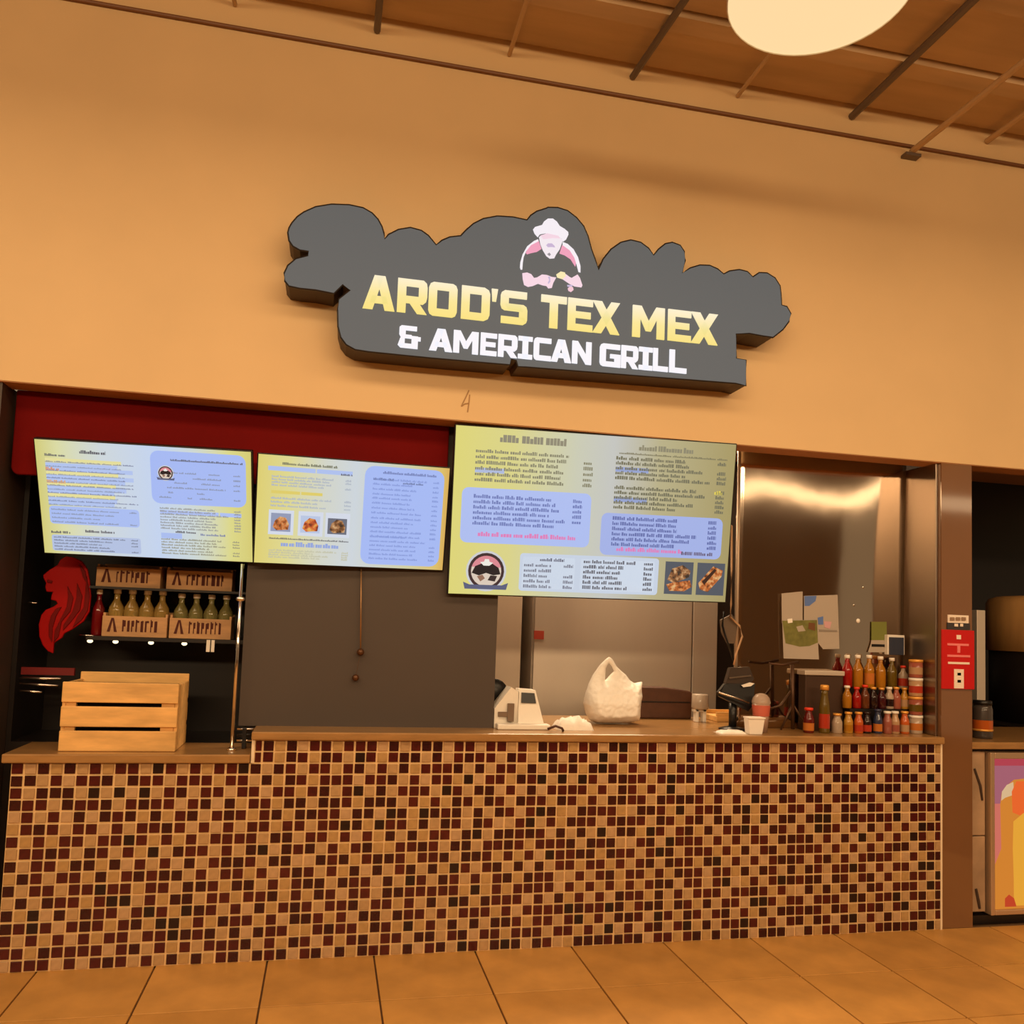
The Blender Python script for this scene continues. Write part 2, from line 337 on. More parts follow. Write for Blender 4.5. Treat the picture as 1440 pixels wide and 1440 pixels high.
G = {
 'A': [[(0,0),(.31,0),(.62,1),(.33,1)], [(.69,0),(1,0),(.67,1),(.38,1)], [(.22,.19),(.78,.19),(.72,.40),(.28,.40)]],
 'R': [[(0,0),(.29,0),(.29,1),(0,1)], [(.29,.79),(1,.79),(.97,.92),(.86,1),(.29,1)], [(.71,.50),(1,.50),(1,.79),(.71,.79)], [(.29,.29),(.86,.29),(.97,.38),(1,.50),(.29,.50)], [(.42,.29),(.75,.29),(1,0),(.68,0)]],
 'O': [[(0,.16),(.29,.22),(.29,.78),(0,.84)], [(1,.84),(.71,.78),(.71,.22),(1,.16)], [(0,.84),(.29,.78),(.71,.78),(1,.84),(.95,.95),(.84,1),(.16,1),(.05,.95)], [(0,.16),(.05,.05),(.16,0),(.84,0),(.95,.05),(1,.16),(.71,.22),(.29,.22)]],
 'D': [[(0,0),(.29,0),(.29,1),(0,1)], [(.29,.78),(.71,.78),(1,.82),(.95,.93),(.80,1),(.29,1)], [(.29,0),(.80,0),(.95,.07),(1,.18),(.71,.22),(.29,.22)], [(.71,.22),(1,.18),(1,.82),(.71,.78)]],
 "'": [[(.15,.62),(.75,.62),(1,1),(0,1)]],
 'S': [[(.12,.79),(.97,.79),(.97,1),(.15,1),(.03,.93)], [(0,.55),(.30,.60),(.30,.79),(.10,.86),(.03,.93),(0,.85)], [(0,.55),(.05,.44),(.15,.395),(.85,.395),(.72,.605),(.3,.605)], [(.85,.605),(.15,.605),(.28,.395),(.7,.395),(1,.44),(.96,.55)], [(.70,.395),(1,.44),(1,.15),(.97,.07),(.70,.21)], [(.03,0),(.85,0),(.97,.07),(.88,.21),(.03,.21)]],
 'T': [[(0,.78),(1,.78),(1,1),(0,1)], [(.34,0),(.66,0),(.66,.78),(.34,.78)]],
 'E': [[(0,0),(.31,0),(.31,1),(0,1)], [(.31,.79),(1,.79),(1,1),(.31,1)], [(.31,.40),(.92,.40),(.92,.60),(.31,.60)], [(.31,0),(1,0),(1,.21),(.31,.21)]],
 'X': [[(0,0),(.33,0),(1,1),(.67,1)], [(.67,0),(1,0),(.33,1),(0,1)]],
 'M': [[(0,0),(.24,0),(.24,1),(0,1)], [(.76,0),(1,0),(1,1),(.76,1)], [(.24,.62),(.42,.22),(.52,.22),(.52,.50),(.27,1),(.24,1)], [(.76,.62),(.58,.22),(.48,.22),(.48,.50),(.73,1),(.76,1)]],
 'I': [[(.3,0),(.7,0),(.7,1),(.3,1)], [(0,0),(1,0),(1,.2),(0,.2)], [(0,.8),(1,.8),(1,1),(0,1)]],
 'C': [[(0,.16),(.31,.22),(.31,.78),(0,.84)], [(0,.84),(.31,.78),(1,.78),(1,1),(.16,1),(.05,.95)], [(0,.16),(.05,.05),(.16,0),(1,0),(1,.22),(.31,.22)]],
 'N': [[(0,0),(.28,0),(.28,1),(0,1)], [(.72,0),(1,0),(1,1),(.72,1)], [(.28,.58),(.72,0),(.72,.42),(.28,1)]],
 'G': [[(0,.16),(.29,.22),(.29,.78),(0,.84)], [(0,.84),(.29,.78),(.97,.78),(.97,1),(.16,1),(.05,.95)], [(0,.16),(.05,.05),(.16,0),(1,0),(1,.22),(.29,.22)], [(.71,.22),(1,.22),(1,.56),(.71,.56)], [(.5,.38),(.71,.38),(.71,.56),(.5,.56)]],
 'L': [[(0,0),(.31,0),(.31,1),(0,1)], [(.31,0),(1,0),(1,.22),(.31,.22)]],
 '&': [[(.05,.60),(.33,.60),(.33,1),(.14,1),(.05,.92)], [(.33,.80),(.82,.80),(.82,1),(.33,1)], [(.05,.60),(.14,.44),(.60,.44),(.60,.60)], [(0,.12),(.10,.44),(.30,.44),(.30,.20),(.12,0)], [(.12,0),(.88,0),(.88,.20),(.30,.20),(0,.12)], [(.60,.20),(.88,.20),(.88,.56),(.60,.56)], [(.88,.36),(1,.36),(1,.54),(.88,.54)]],
}
T1 = [('A',1.441,1.594),('R',1.605,1.75),('O',1.757,1.898),('D',1.919,2.062),("'",2.069,2.101),('S',2.116,2.254),('T',2.324,2.458),('E',2.465,2.597),('X',2.597,2.742),('M',2.812,2.988),('E',3.007,3.136),('X',3.136,3.287)]
T2 = [('&',1.617,1.727),('A',1.769,1.884),('M',1.888,2.012),('E',2.023,2.105),('R',2.112,2.21),('I',2.214,2.287),('C',2.294,2.384),('A',2.384,2.49),('N',2.494,2.596),('G',2.641,2.752),('R',2.756,2.848),('I',2.852,2.926),('L',2.93,3.012),('L',3.02,3.115)]
m_gold = bpy.data.materials.new('gold_letter_face'); m_gold.use_nodes = True; MATS['gold'] = m_gold
nt = m_gold.node_tree; pb = nt.nodes['Principled BSDF']; pb.inputs['Roughness'].default_value = .4; pb.inputs['Base Color'].default_value = (.02, .02, .015, 1)
tc = nt.nodes.new('ShaderNodeTexCoord'); sp = nt.nodes.new('ShaderNodeSeparateXYZ'); mr = nt.nodes.new('ShaderNodeMapRange'); cr = nt.nodes.new('ShaderNodeValToRGB')
nt.links.new(tc.outputs['Object'], sp.inputs[0]); nt.links.new(sp.outputs['Z'], mr.inputs[0]); mr.inputs[1].default_value = 3.12; mr.inputs[2].default_value = 3.28
cr.color_ramp.elements[0].color = (*srgb(246, 224, 128), 1); cr.color_ramp.elements[1].color = (*srgb(252, 240, 208), 1)
e = cr.color_ramp.elements.new(.45); e.color = (*srgb(247, 229, 150), 1)
nt.links.new(mr.outputs[0], cr.inputs[0]); nt.links.new(cr.outputs[0], pb.inputs['Emission Color']); pb.inputs['Emission Strength'].default_value = .93
m_wl = glow('white_letter_face', srgb(244, 243, 252), .95)
def letters(T, zb, zt, m):
    for ch, x0, x1 in T:
        bm = new()
        sl = .0075
        for pl in G[ch]:
            xm = (x0+x1)/2
            prism(bm, [(x0+(x1-x0)*a, zb(xm)+(zt(xm)-zb(xm))*b) for a, b in pl], YF-.008, YF+.001)
        obj('letter', bm, m, sign)
letters(T1, lambda x: 3.108+(x-1.4)*.0075, lambda x: 3.277+(x-1.4)*.006, m_gold)
letters(T2, lambda x: 2.935+(x-1.6)*.012, lambda x: 3.044+(x-1.6)*.020, m_wl)
# emblem: bust of a man in a hat above the lettering
def emb(name, pts, col, d, es=.95):
    bm = new(); prism(bm, [xz(680+a*.13889, 280+b*.13889, YF) for a, b in pts], YF-d, YF+.001); return obj(name, bm, glow('emblem_'+name, col, es), sign)
pk = srgb(240, 160, 190); wh = srgb(246, 240, 248); lp = srgb(244, 214, 230)
emb('emblem_ring', [(375,715),(368,690),(372,640),(395,560),(440,480),(510,425),(550,408),(557,428),(480,468),(430,530),(405,590),(396,650),(391,715)], wh, .003)
emb('emblem_ring', [(800,436),(850,455),(910,510),(955,590),(980,680),(980,745),(960,738),(940,660),(915,590),(870,520),(800,470)], wh, .003)
emb('emblem_disc', [(440,560),(425,545),(470,462),(555,418),(585,505),(540,535),(480,548)], pk, .0025)
emb('emblem_disc', [(768,552),(795,468),(860,505),(910,570),(935,650),(928,685),(880,610),(820,570)], pk, .0025)
emb('emblem_face', [(560,385),(640,345),(760,372),(802,420),(770,510),(735,560),(715,600),(670,604),(635,578),(600,520),(575,460)], srgb(243, 234, 242), .003)
emb('emblem_hat', [(500,310),(520,285),(590,265),(610,230),(650,200),(700,200),(740,230),(770,275),(820,305),(855,335),(858,362),(835,410),(805,432),(790,400),(755,372),(640,345),(570,358),(548,388),(515,350)], wh, .004)
emb('emblem_brow', [(572,372),(640,350),(755,374),(775,402),(700,398),(602,410)], lp, .0045)
emb('emblem_mouth', [(632,470),(650,452),(690,452),(715,475),(722,492),(690,488),(650,490)], srgb(200, 180, 215), .0045)
emb('emblem_beard', [(642,560),(665,545),(680,565),(665,580)], srgb(150, 145, 155), .0045)
emb('emblem_arm', [(392,752),(440,745),(482,762),(510,800),(540,795),(590,765),(640,770),(690,790),(735,795),(705,850),(690,900),(655,905),(635,880),(600,875),(550,858),(500,880),(450,890),(410,870),(396,810)], lp, .003)
emb('emblem_arm', [(800,812),(830,760),(870,790),(890,800),(950,765),(975,800),(1000,875),(990,895),(920,885),(870,860)], srgb(243, 232, 240), .003)
emb('emblem_hand', [(735,765),(780,735),(822,745),(832,780),(800,812),(745,795)], srgb(246, 232, 180), .004)
emb('emblem_fork', [(852,905),(875,885),(905,895),(910,920),(885,942),(858,930)], srgb(240, 195, 212), .003)
emb('emblem_cuff', [(650,790),(672,785),(675,840),(655,862),(648,850),(662,820)], srgb(195, 180, 215), .0045)
emb('emblem_cuff', [(845,872),(900,872),(895,890),(850,888)], srgb(205, 90, 120), .0045)

# ------------------------------------------------------------------ menu screens
def screen_mat(name, stops, vert=.25):
    m = bpy.data.materials.new(name); m.use_nodes = True; nt = m.node_tree; b = nt.nodes['Principled BSDF']
    b.inputs['Base Color'].default_value = (.02, .02, .02, 1); b.inputs['Roughness'].default_value = .16
    tc = nt.nodes.new('ShaderNodeTexCoord'); sp = nt.nodes.new('ShaderNodeSeparateXYZ'); nt.links.new(tc.outputs['Generated'], sp.inputs[0])
    cr = nt.nodes.new('ShaderNodeValToRGB'); els = cr.color_ramp.elements
    els[0].position, els[0].color = stops[0][0], (*srgb(*stops[0][1]), 1); els[1].position, els[1].color = stops[-1][0], (*srgb(*stops[-1][1]), 1)
    for p, c in stops[1:-1]: e = els.new(p); e.color = (*srgb(*c), 1)
    nt.links.new(sp.outputs['X'], cr.inputs[0]); nt.links.new(cr.outputs[0], b.inputs['Emission Color']); b.inputs['Emission Strength'].default_value = .93
    return m
def rrect(u0, u1, v0, v1, r, asp):
    pts = []
    for cx, cy, a0 in ((u1-r/asp, v1-r, 0), (u0+r/asp, v1-r, 90), (u0+r/asp, v0+r, 180), (u1-r/asp, v0+r, 270)):
        for k in range(5):
            a = math.radians(a0+k*22.5); pts.append((cx+r/asp*math.cos(a), cy+r*math.sin(a)))
    return pts
class Screen:
    def __init__(s, label, loc, wd, tilt, yaw, roll, smat):
        s.w, s.h = wd, wd*9/16
        s.t = thing('menu_screen', label, 'screen', loc, (tilt, -roll, yaw), 'menu screens over the counter')
        bm = new(); box(bm, -s.w/2-.006, s.w/2+.006, .001, .035, -s.h/2-.006, s.h/2+.006, .003); obj('bezel', bm, m_blackp, s.t, local=True)
        bm = new(); box(bm, -s.w/2, s.w/2, -.001, .0015, -s.h/2, s.h/2); obj('display', bm, smat, s.t, local=True)
        s.bms = {}
    def P(s, u, v): return ((u-.5)*s.w, (.5-v)*s.h)
    def poly(s, name, pts, col, d, es=.93, m=None):
        bm = new(); prism(bm, [s.P(*p) for p in pts], -.001-d, -.0005); return obj(name, bm, m or glow('lit_%d_%d_%d' % tuple(int(c*255) for c in col), col, es), s.t, local=True)
    def panel(s, u0, u1, v0, v1, col, r=.06): return s.poly('menu_panel', rrect(u0, u1, v0, v1, r, 16/9), srgb(*col), .0004)
    def text(s, key, u0, u1, v, h, words=(.02, .07), gap=.006, cover=1.0):
        bm = s.bms.setdefault(key, new()); u = u0
        while u < u1-.004:
            e = min(u1, u+random.uniform(*words))
            if random.random() < cover:
                solid = h > .024 and words[0] > .09
                while u < e-.001:
                    lw = (e-u) if solid else random.uniform(.0035, .0065)*max(.8, min(2.2, h/.02)); hh = h if solid else h*random.choice((.62, .66, .7, .95, 1.0)); n = min(e, u+lw)
                    a = s.P(u, v+h/2); b_ = s.P(n, v+h/2-hh)
                    vs = [bm.verts.new((x, -.0019 if not solid else -.0012, z)) for x, z in ((a[0], a[1]), (b_[0], a[1]), (b_[0], b_[1]), (a[0], b_[1]))]; bm.faces.new(vs)
                    u = n+.0016
            u = e+gap
    def block(s, key, u0, u1, v0, v1, n, h, price=True, **kw):
        for i in range(n):
            v = v0+(v1-v0)*i/max(1, n-1); end = u1-(.05 if price else 0)
            s.text(key, u0, u0+(end-u0)*random.uniform(.62, .98), v, h, **kw)
            if price and random.random() < .8: s.text(key, u1-.035, u1, v, h, words=(.03, .035))
    def done(s):
        for k, bm in s.bms.items():
            o = obj('menu_text', bm, glow('text_%d_%d_%d' % k, srgb(*k), .93), s.t, local=True); o['kind'] = 'stuff'
def food_mat(name, c0, c1, c2):
    m = bpy.data.materials.new(name); m.use_nodes = True; nt = m.node_tree; b = nt.nodes['Principled BSDF']; b.inputs['Base Color'].default_value = (.02, .02, .02, 1)
    tc = nt.nodes.new('ShaderNodeTexCoord'); n = nt.nodes.new('ShaderNodeTexNoise'); n.inputs['Scale'].default_value = 38; n.inputs['Detail'].default_value = 3
    nt.links.new(tc.outputs['Object'], n.inputs['Vector']); cr = nt.nodes.new('ShaderNodeValToRGB'); el = cr.color_ramp.elements
    el[0].position, el[0].color = .36, (*srgb(*c0), 1); el[1].position, el[1].color = .66, (*srgb(*c2), 1); e = el.new(.5); e.color = (*srgb(*c1), 1)
    nt.links.new(n.outputs[0], cr.inputs[0]); nt.links.new(cr.outputs[0], b.inputs['Emission Color']); b.inputs['Emission Strength'].default_value = .85
    return m
m_food = [food_mat('food_photo_warm', (90, 45, 25), (205, 110, 50), (235, 190, 130)), food_mat('food_photo_red', (120, 40, 25), (215, 95, 45), (240, 180, 90)),
          food_mat('food_photo_brown', (45, 35, 32), (150, 95, 55), (225, 180, 130))]
YEL, PALE, BLUE = (226, 220, 138), (206, 218, 226), (168, 190, 250)
DK, MD, BL2, PINK = (96, 96, 104), (140, 150, 175), (150, 172, 235), (226, 130, 190)
def badge(s, u, v, r):
    A = 16/9
    ell = lambda rr, a0, a1, dv=0.0, n=14: [(u+rr/A*math.cos(math.radians(a0+(a1-a0)*i/n)), v+dv*r-rr*math.sin(math.radians(a0+(a1-a0)*i/n))) for i in range(n+1)]
    s.poly('badge', ell(r*1.12, 0, 345, -.2, 23), srgb(208, 210, 214), .0008)
    s.poly('badge', ell(r, 0, 345, -.2, 23), srgb(66, 48, 50), .0012)
    s.poly('badge', ell(r*.84, 0, 345, -.2, 23), srgb(222, 206, 190), .0016)
    s.poly('badge', ell(r*.84, 15, 165, -.2), srgb(222, 140, 150), .002)
    s.poly('badge', [(u-r*.8/A, v-.08*r), (u-r*.62/A, v-r*.46), (u-.15*r/A, v-r*.66), (u+r*.3/A, v-r*.64), (u+r*.68/A, v-r*.4), (u+r*.8/A, v-.05*r), (u+r*.4/A, v+.02*r), (u, v-.1*r), (u-r*.4/A, v+.05*r)], srgb(40, 34, 36), .0024)
    s.poly('badge', [(u-r*.16/A, v-r*.5), (u-r*.36/A, v-r*.68), (u-r*.14/A, v-r*.72), (u-r*.1/A, v-r*.86), (u+r*.12/A, v-r*.86), (u+r*.16/A, v-r*.72), (u+r*.36/A, v-r*.66), (u+r*.16/A, v-r*.5)], srgb(240, 238, 230), .0028)
    s.poly('badge', [(u-r*.5/A, v+.1*r), (u-.2*r/A, v), (u-.05*r/A, v+.2*r), (u-.3*r/A, v+.38*r)], srgb(150, 110, 90), .0024)
    s.poly('badge', [(u+r*.1/A, v+.3*r), (u+.25*r/A, v+.02*r), (u+.62*r/A, v+.05*r), (u+.5*r/A, v+.36*r)], srgb(58, 46, 46), .0024)
    s.poly('badge', [(u-r*1.25/A, v+.42*r), (u-r*.9/A, v+.56*r), (u+r*.9/A, v+.56*r), (u+r*1.25/A, v+.42*r), (u+r*1.15/A, v+r*.8), (u-r*1.15/A, v+r*.8)], srgb(92, 98, 128), .0028)
# left screen
s1 = Screen('menu screen above the shelf of bottles, leftmost, steeply tilted', (.474, .10, 2.139), .983, .376, -.105, -.004,
            screen_mat('lit_display_a', [(0, (214, 208, 124)), (.1, (222, 224, 170)), (.3, (208, 220, 226)), (.55, (196, 216, 246)), (.72, (206, 220, 220)), (.9, (222, 220, 140)), (1, (216, 208, 120))]))
s1.panel(.525, .975, .035, .5, BLUE, .07)
badge(s1, .595, .24, .06)
s1.text(DK, .62, .96, .11, .018, cover=1, words=(.3, .35))
s1.block(MD, .56, .95, .22, .44, 6, .016, cover=.6)
for i, v in enumerate((.17, .21, .245, .28, .31, .345, .375, .41, .44, .475, .51, .545)):
    s1.text((180, 200, 244) if i % 3 else (232, 226, 160), .04, .46*random.uniform(.75, 1), v, .036, words=(.15, .3), gap=.0)
    s1.text(MD if i % 2 else (120, 128, 160), .04, .46*random.uniform(.8, 1), v+.012, .012, words=(.03, .09))
s1.text(DK, .2, .32, .085, .03, words=(.05, .1)); s1.text(DK, .04, .14, .125, .022)
s1.text((220, 150, 110), .04, .1, .245, .028); s1.text((226, 170, 110), .04, .13, .355, .028)
s1.panel(.04, .46, .57, .73, (172, 194, 248), .03); s1.block(MD, .05, .45, .6, .71, 4, .014)
s1.text(DK, .2, .34, .785, .024); s1.text(DK, .04, .13, .805, .022)
s1.panel(.04, .46, .83, .975, (182, 198, 232), .02); s1.block((120, 128, 150), .05, .45, .85, .96, 5, .014)
s1.block((150, 152, 150), .56, .95, .54, .72, 8, .016); s1.text((176, 196, 248), .56, .95, .575, .035, words=(.2, .3))
s1.text(DK, .63, .73, .75, .02); s1.text((120, 130, 175), .75, .87, .765, .02); s1.text((172, 194, 246), .56, .66, .79, .05, words=(.1, .12))
s1.block((150, 148, 126), .56, .94, .82, .95, 6, .016)
s1.done()
# middle screen
s2 = Screen('menu screen with three small food photos, over the dark partition', (1.456, .08, 2.142), .945, .212, .075, .012,
            screen_mat('lit_display_b', [(0, (226, 212, 118)), (.16, (226, 220, 150)), (.34, (214, 218, 206)), (.5, (208, 218, 226)), (.8, (212, 212, 170)), (.96, (224, 196, 110)), (1, (222, 178, 92))]))
s2.panel(.545, .975, .03, .97, BLUE, .09)
s2.text((120, 122, 100), .12, .4, .07, .024); s2.text((176, 196, 244), .05, .48, .12, .04, words=(.2, .3)); s2.text(DK, .42, .48, .135, .018)
s2.block((176, 186, 200), .07, .48, .19, .27, 4, .02); s2.text((225, 208, 110), .07, .33, .335, .028, words=(.1, .2)); s2.block((176, 186, 200), .07, .48, .39, .46, 3, .02)
for i, u in enumerate((.075, .225, .365)):
    s2.poly('food_photo_frame', [(u-.012, .5), (u+.115, .5), (u+.115, .73), (u-.012, .73)], srgb(214, 222, 238), .0004)
    s2.poly('food_photo', [(u, .53+.01*i), (u+.1, .53+.01*i), (u+.1, .70), (u, .70)], None, .001, m=glow('photo_ground_%d' % i, srgb(*((150, 160, 190), (190, 205, 235), (110, 115, 130))[i]), .9))
    s2.poly('food_photo', [(u+.01, .66), (u+.02, .6), (u+.045, .56), (u+.075, .57), (u+.092, .63), (u+.088, .68), (u+.03, .69)], None, .0016, m=m_food[i])
s2.text(DK, .07, .48, .765, .016, words=(.3, .4)); s2.text((150, 170, 226), .13, .43, .815, .045, words=(.02, .05)); s2.block((196, 196, 170), .07, .48, .875, .94, 4, .018)
s2.text((120, 135, 190), .64, .93, .085, .026, words=(.08, .14))
for v0, n in ((.15, 4), (.33, 4), (.52, 5), (.70, 6)): s2.block((138, 158, 222), .59, .95, v0, v0+.035*n, n, .02)
s2.text((110, 124, 170), .59, .7, .15, .024); s2.text((110, 124, 170), .75, .86, .175, .02)
s2.done()
# right big screen
s3 = Screen('largest menu screen, with two blue panels and a logo badge', (2.727, .07, 2.206), 1.547, .142, -.021, .011,
            screen_mat('lit_display_c', [(0, (226, 218, 124)), (.2, (222, 216, 142)), (.42, (206, 208, 186)), (.55, (200, 202, 198)), (.72, (188, 180, 140)), (1, (170, 156, 104))]))
s3.panel(.03, .48, .36, .69, (176, 194, 246), .04); s3.panel(.52, .97, .47, .73, (166, 182, 236), .04)
s3.text((142, 138, 118), .15, .38, .06, .044, words=(.04, .09), gap=.01); s3.text((140, 136, 112), .64, .84, .06, .034, words=(.03, .09)); s3.text((120, 116, 90), .57, .97, .1, .012, words=(.1, .2))
s3.block((138, 136, 112), .07, .48, .14, .31, 6, .022); s3.text((176, 190, 226), .07, .17, .255, .03, words=(.1, .11))
s3.block((116, 114, 92), .56, .97, .13, .25, 5, .022); s3.block((116, 114, 92), .56, .97, .31, .43, 5, .022)
s3.text((150, 166, 212), .56, .68, .2, .03, words=(.12, .13)); s3.text((150, 166, 212), .56, .68, .385, .03, words=(.12, .13)); s3.text((236, 216, 90), .93, .96, .31, .024)
s3.block((116, 130, 190), .07, .45, .41, .57, 6, .022); s3.text(PINK, .09, .43, .635, .028, words=(.02, .06))
s3.block((104, 116, 176), .56, .95, .5, .66, 6, .022); s3.text(PINK, .58, .82, .69, .026, words=(.02, .06)); s3.text((110, 100, 130), .82, .94, .7, .022)
badge(s3, .125, .88, .11)
s3.panel(.24, .74, .74, .97, (202, 214, 232), .02); s3.panel(.25, .435, .76, .955, (212, 222, 236), .012); s3.panel(.455, .725, .76, .955, (212, 222, 236), .012)
s3.text((110, 112, 130), .31, .4, .775, .02); s3.block((130, 134, 150), .255, .43, .81, .94, 5, .02, words=(.02, .05)); s3.block((110, 112, 122), .465, .72, .775, .935, 6, .022, words=(.02, .05))
for i, u in enumerate((.765, .885)):
    s3.poly('food_photo', [(u, .755), (u+.105, .755), (u+.105, .96), (u, .96)], None, .0006, m=glow('photo_slate', srgb(92, 98, 108), .8))
s3.poly('food_photo', [(.775, .87), (.79, .80), (.83, .775), (.86, .81), (.855, .85), (.80, .89)], None, .0012, m=m_food[2])
s3.poly('food_photo', [(.772, .90), (.80, .885), (.86, .87), (.868, .91), (.84, .94), (.785, .94)], None, .0012, m=m_food[0])
s3.poly('food_photo', [(.892, .885), (.945, .775), (.982, .80), (.978, .84), (.93, .94), (.90, .925)], None, .0012, m=m_food[0])
s3.poly('food_photo', [(.905, .875), (.95, .79), (.958, .80), (.915, .895)], None, .0016, m=glow('photo_dark', srgb(70, 45, 35), .8))
s3.done()
for s, arms in ((s1, (-.3, .3)), (s2, (-.25, .25)), (s3, (-.5, .5))):      # mounting arms to whatever is behind
    for a in arms:
        bm = new(); box(bm, a-.02, a+.02, .035, .05, -.12, s.h/2-.02); obj('mount_arm', bm, m_blackp, s.t, local=True)

# ------------------------------------------------------------------ left recess
# red valance
vy = .152
bm = new(); a = xz(20, 556, vy); b_ = xz(21, 655, vy)
prism(bm, [(-.15, 2.6485), (1.93, 2.6485), (1.93, 2.27), (.5, 2.27), (.0, 2.27), (-.035, 2.245), (-.125, 2.243), (-.14, 2.253), (-.15, 2.275)], vy, vy+.03)
val = tag(obj('red_valance', bm, m_red), 'dark red banner panel hanging behind the two left menu screens', 'banner'); bevel_mod(val, .006)
# black display cabinet with shelves
cab = thing('display_cabinet', 'black open display cabinet with two bottle shelves behind the low worktop', 'cabinet', (.42, .6, .0))
bm = new(); box(bm, -.16, .96, .86, .9, 0, 2.6); obj('back_panel', bm, m_black, cab)
bm = new(); box(bm, -.163, -.14, .40, .86, 0, 2.6); obj('side_panel', bm, m_black, cab)
bm = new(); box(bm, .945, .965, .40, .86, 0, 2.6); obj('side_panel', bm, m_black, cab)
bm = new(); box(bm, -.14, .945, .40, .86, 0, .955); obj('base_cabinet', bm, m_black, cab)
SZ1 = at(230, 897, .45).z; SZ2 = at(230, 828, .45).z
bm = new(); box(bm, .16, .945, .43, .86, SZ1-.02, SZ1); sh = obj('shelf', bm, m_black, cab)
bm = new(); box(bm, .16, .945, .43, .86, SZ2-.012, SZ2); obj('shelf', bm, m_black, cab)
for px in (126, 162, 212, 259):
    p = at(px, 909, .47); bm = new(); ball(bm, (p.x, .47, SZ1-.028), .012, 1.2, 1, .8); obj('shelf_light', bm, mat('shelf_led', (1, .9, .7), .4, emit=(1, .86, .55), es=1.6), sh, smooth=True)
p = at(292, 897, .425); bm = new(); box(bm, p.x-.004, p.x+.014, .424, .427, SZ1-.065, SZ1-.003); box(bm, p.x+.02, p.x+.036, .424, .427, SZ1-.065, SZ1-.003)
obj('price_tag', bm, m_paper, sh)
for k, (pa, pb_) in enumerate((((28, 953.5), (86, 954.5)), ((28, 961), (82, 964.5)), ((28, 971), (59, 973.5)))):
    a, b_ = at(*pa, .39), at(*pb_, .39); bm = new(); tube(bm, [(a.x, .39, a.z), (b_.x, .39, b_.z)], .0065); obj('rail', bm, m_chrome, cab, smooth=True)
for px, py, ln in ((38, 847, 14), (112, 893, 20)):
    a, b_ = at(px, py, .45), at(px+ln, py+1, .45); bm = new(); tube(bm, [(a.x, .45, a.z), (b_.x, .45, b_.z)], .004); obj('shelf_peg', bm, m_chrome, cab, smooth=True)
a, b_ = at(30, 938, .42), at(104, 950, .42); bm = new(); box(bm, a.x, b_.x, .42, .44, b_.z, a.z); obj('red_stripe', bm, mat('dark_red_strip', srgb(110, 12, 14), .5), cab)
# lion head plaque
LY = .46
Q = lambda l: [xz(40+a*.20833, 770+b*.20833, LY) for a, b in l]
lion = thing('lion_plaque', 'red plaque cut as a maned lion head in profile, below the leftmost screen', 'plaque', (at(90, 915, LY).x, LY, at(90, 918, LY).z))
bm = new(); prism(bm, Q([(255,58),(310,68),(360,92),(395,140),(412,220),(420,330),(410,430),(370,500),(290,555),(240,580),(225,610),(170,645),(165,715),(130,700),(95,660),(72,600),(68,520),(85,455),(115,420),(165,400),(195,380),(185,360),(150,352),(155,320),(165,300),(120,298),(112,265),(118,240),(100,205),(98,185),(140,150),(195,118),(215,80)]), LY, LY+.018)
o = obj('head', bm, m_lion, lion); bevel_mod(o, .004)
for l in ([(395,190),(415,330),(402,425),(360,490),(300,540),(330,470),(375,400),(385,300)], [(330,240),(365,330),(350,420),(290,500),(235,560),(240,520),(300,430),(325,340)],
          [(265,260),(305,340),(285,430),(225,500),(205,600),(172,640),(180,560),(220,480),(260,400),(270,330)], [(190,410),(225,400),(190,460),(165,540),(160,640),(140,600),(140,520),(155,460)], [(345,110),(385,160),(400,250),(370,200)], [(130,215),(165,225),(158,242),(128,236)]):
    bm = new(); prism(bm, Q(l), LY-.007, LY+.001); o = obj('mane_strand', bm, m_lion2, lion); bevel_mod(o, .002)
bm = new(); box(bm, lion.location.x-.02, lion.location.x+.1, LY+.018, .86, 1.6, 1.63); obj('hanger', bm, m_blackp, lion)
# small wooden bottle crates on the shelves
def small_crate(px0, px1, py0, py1, y, z0, h, label, marks):
    x0 = at(px0, py1, y).x+.004; x1 = at(px1, py1, y).x-.004
    t = thing('bottle_crate', label, 'crate', ((x0+x1)/2, y+.09, z0), group='bottle crates on the cabinet shelves'); d = .17
    for nm, bb in (('front_board', (x0, x1, y, y+.012, z0, z0+h)), ('back_board', (x0, x1, y+d-.012, y+d, z0, z0+h*1.25)), ('end_board', (x0, x0+.012, y+.012, y+d-.012, z0, z0+h*1.15)),
                   ('end_board', (x1-.012, x1, y+.012, y+d-.012, z0, z0+h*1.15)), ('bottom_board', (x0+.012, x1-.012, y+.012, y+d-.012, z0, z0+.01))):
        bm = new(); box(bm, *bb, .002); obj(nm, bm, m_wood2, t)
    bm = new(); u = x0+.15*(x1-x0)
    prism(bm, [(u-.022, z0+h*.22), (u-.008, z0+h*.22), (u+.003, z0+h*.8), (u+.012, z0+h*.22), (u+.026, z0+h*.22), (u+.008, z0+h*.9), (u-.004, z0+h*.9)], y-.0015, y+.001)
    u += .05
    while u < x1-.05:
        wd = random.uniform(.01, .02); hh = random.uniform(.5, .62)*h
        box(bm, u, u+wd*.45, y-.0015, y+.001, z0+h*.25, z0+h*.25+hh); box(bm, u+wd*.4, u+wd, y-.0015, y+.001, z0+h*random.choice((.25, .5, .7)), z0+h*.8); u += wd+.008
    obj('stencil_print', bm, m_ink, t, label='dark stencilled lettering')
    return x0, x1, d
m_glass = mat('clear_glass', (.95, .93, .85), .05, trans=.9, ior=1.3)
m_jar = mat('amber_filled_glass', (.62, .42, .12), .08, trans=.55, ior=1.33, coat=.5)
m_jarg = mat('olive_filled_glass', (.42, .38, .14), .08, trans=.55, ior=1.33, coat=.5)
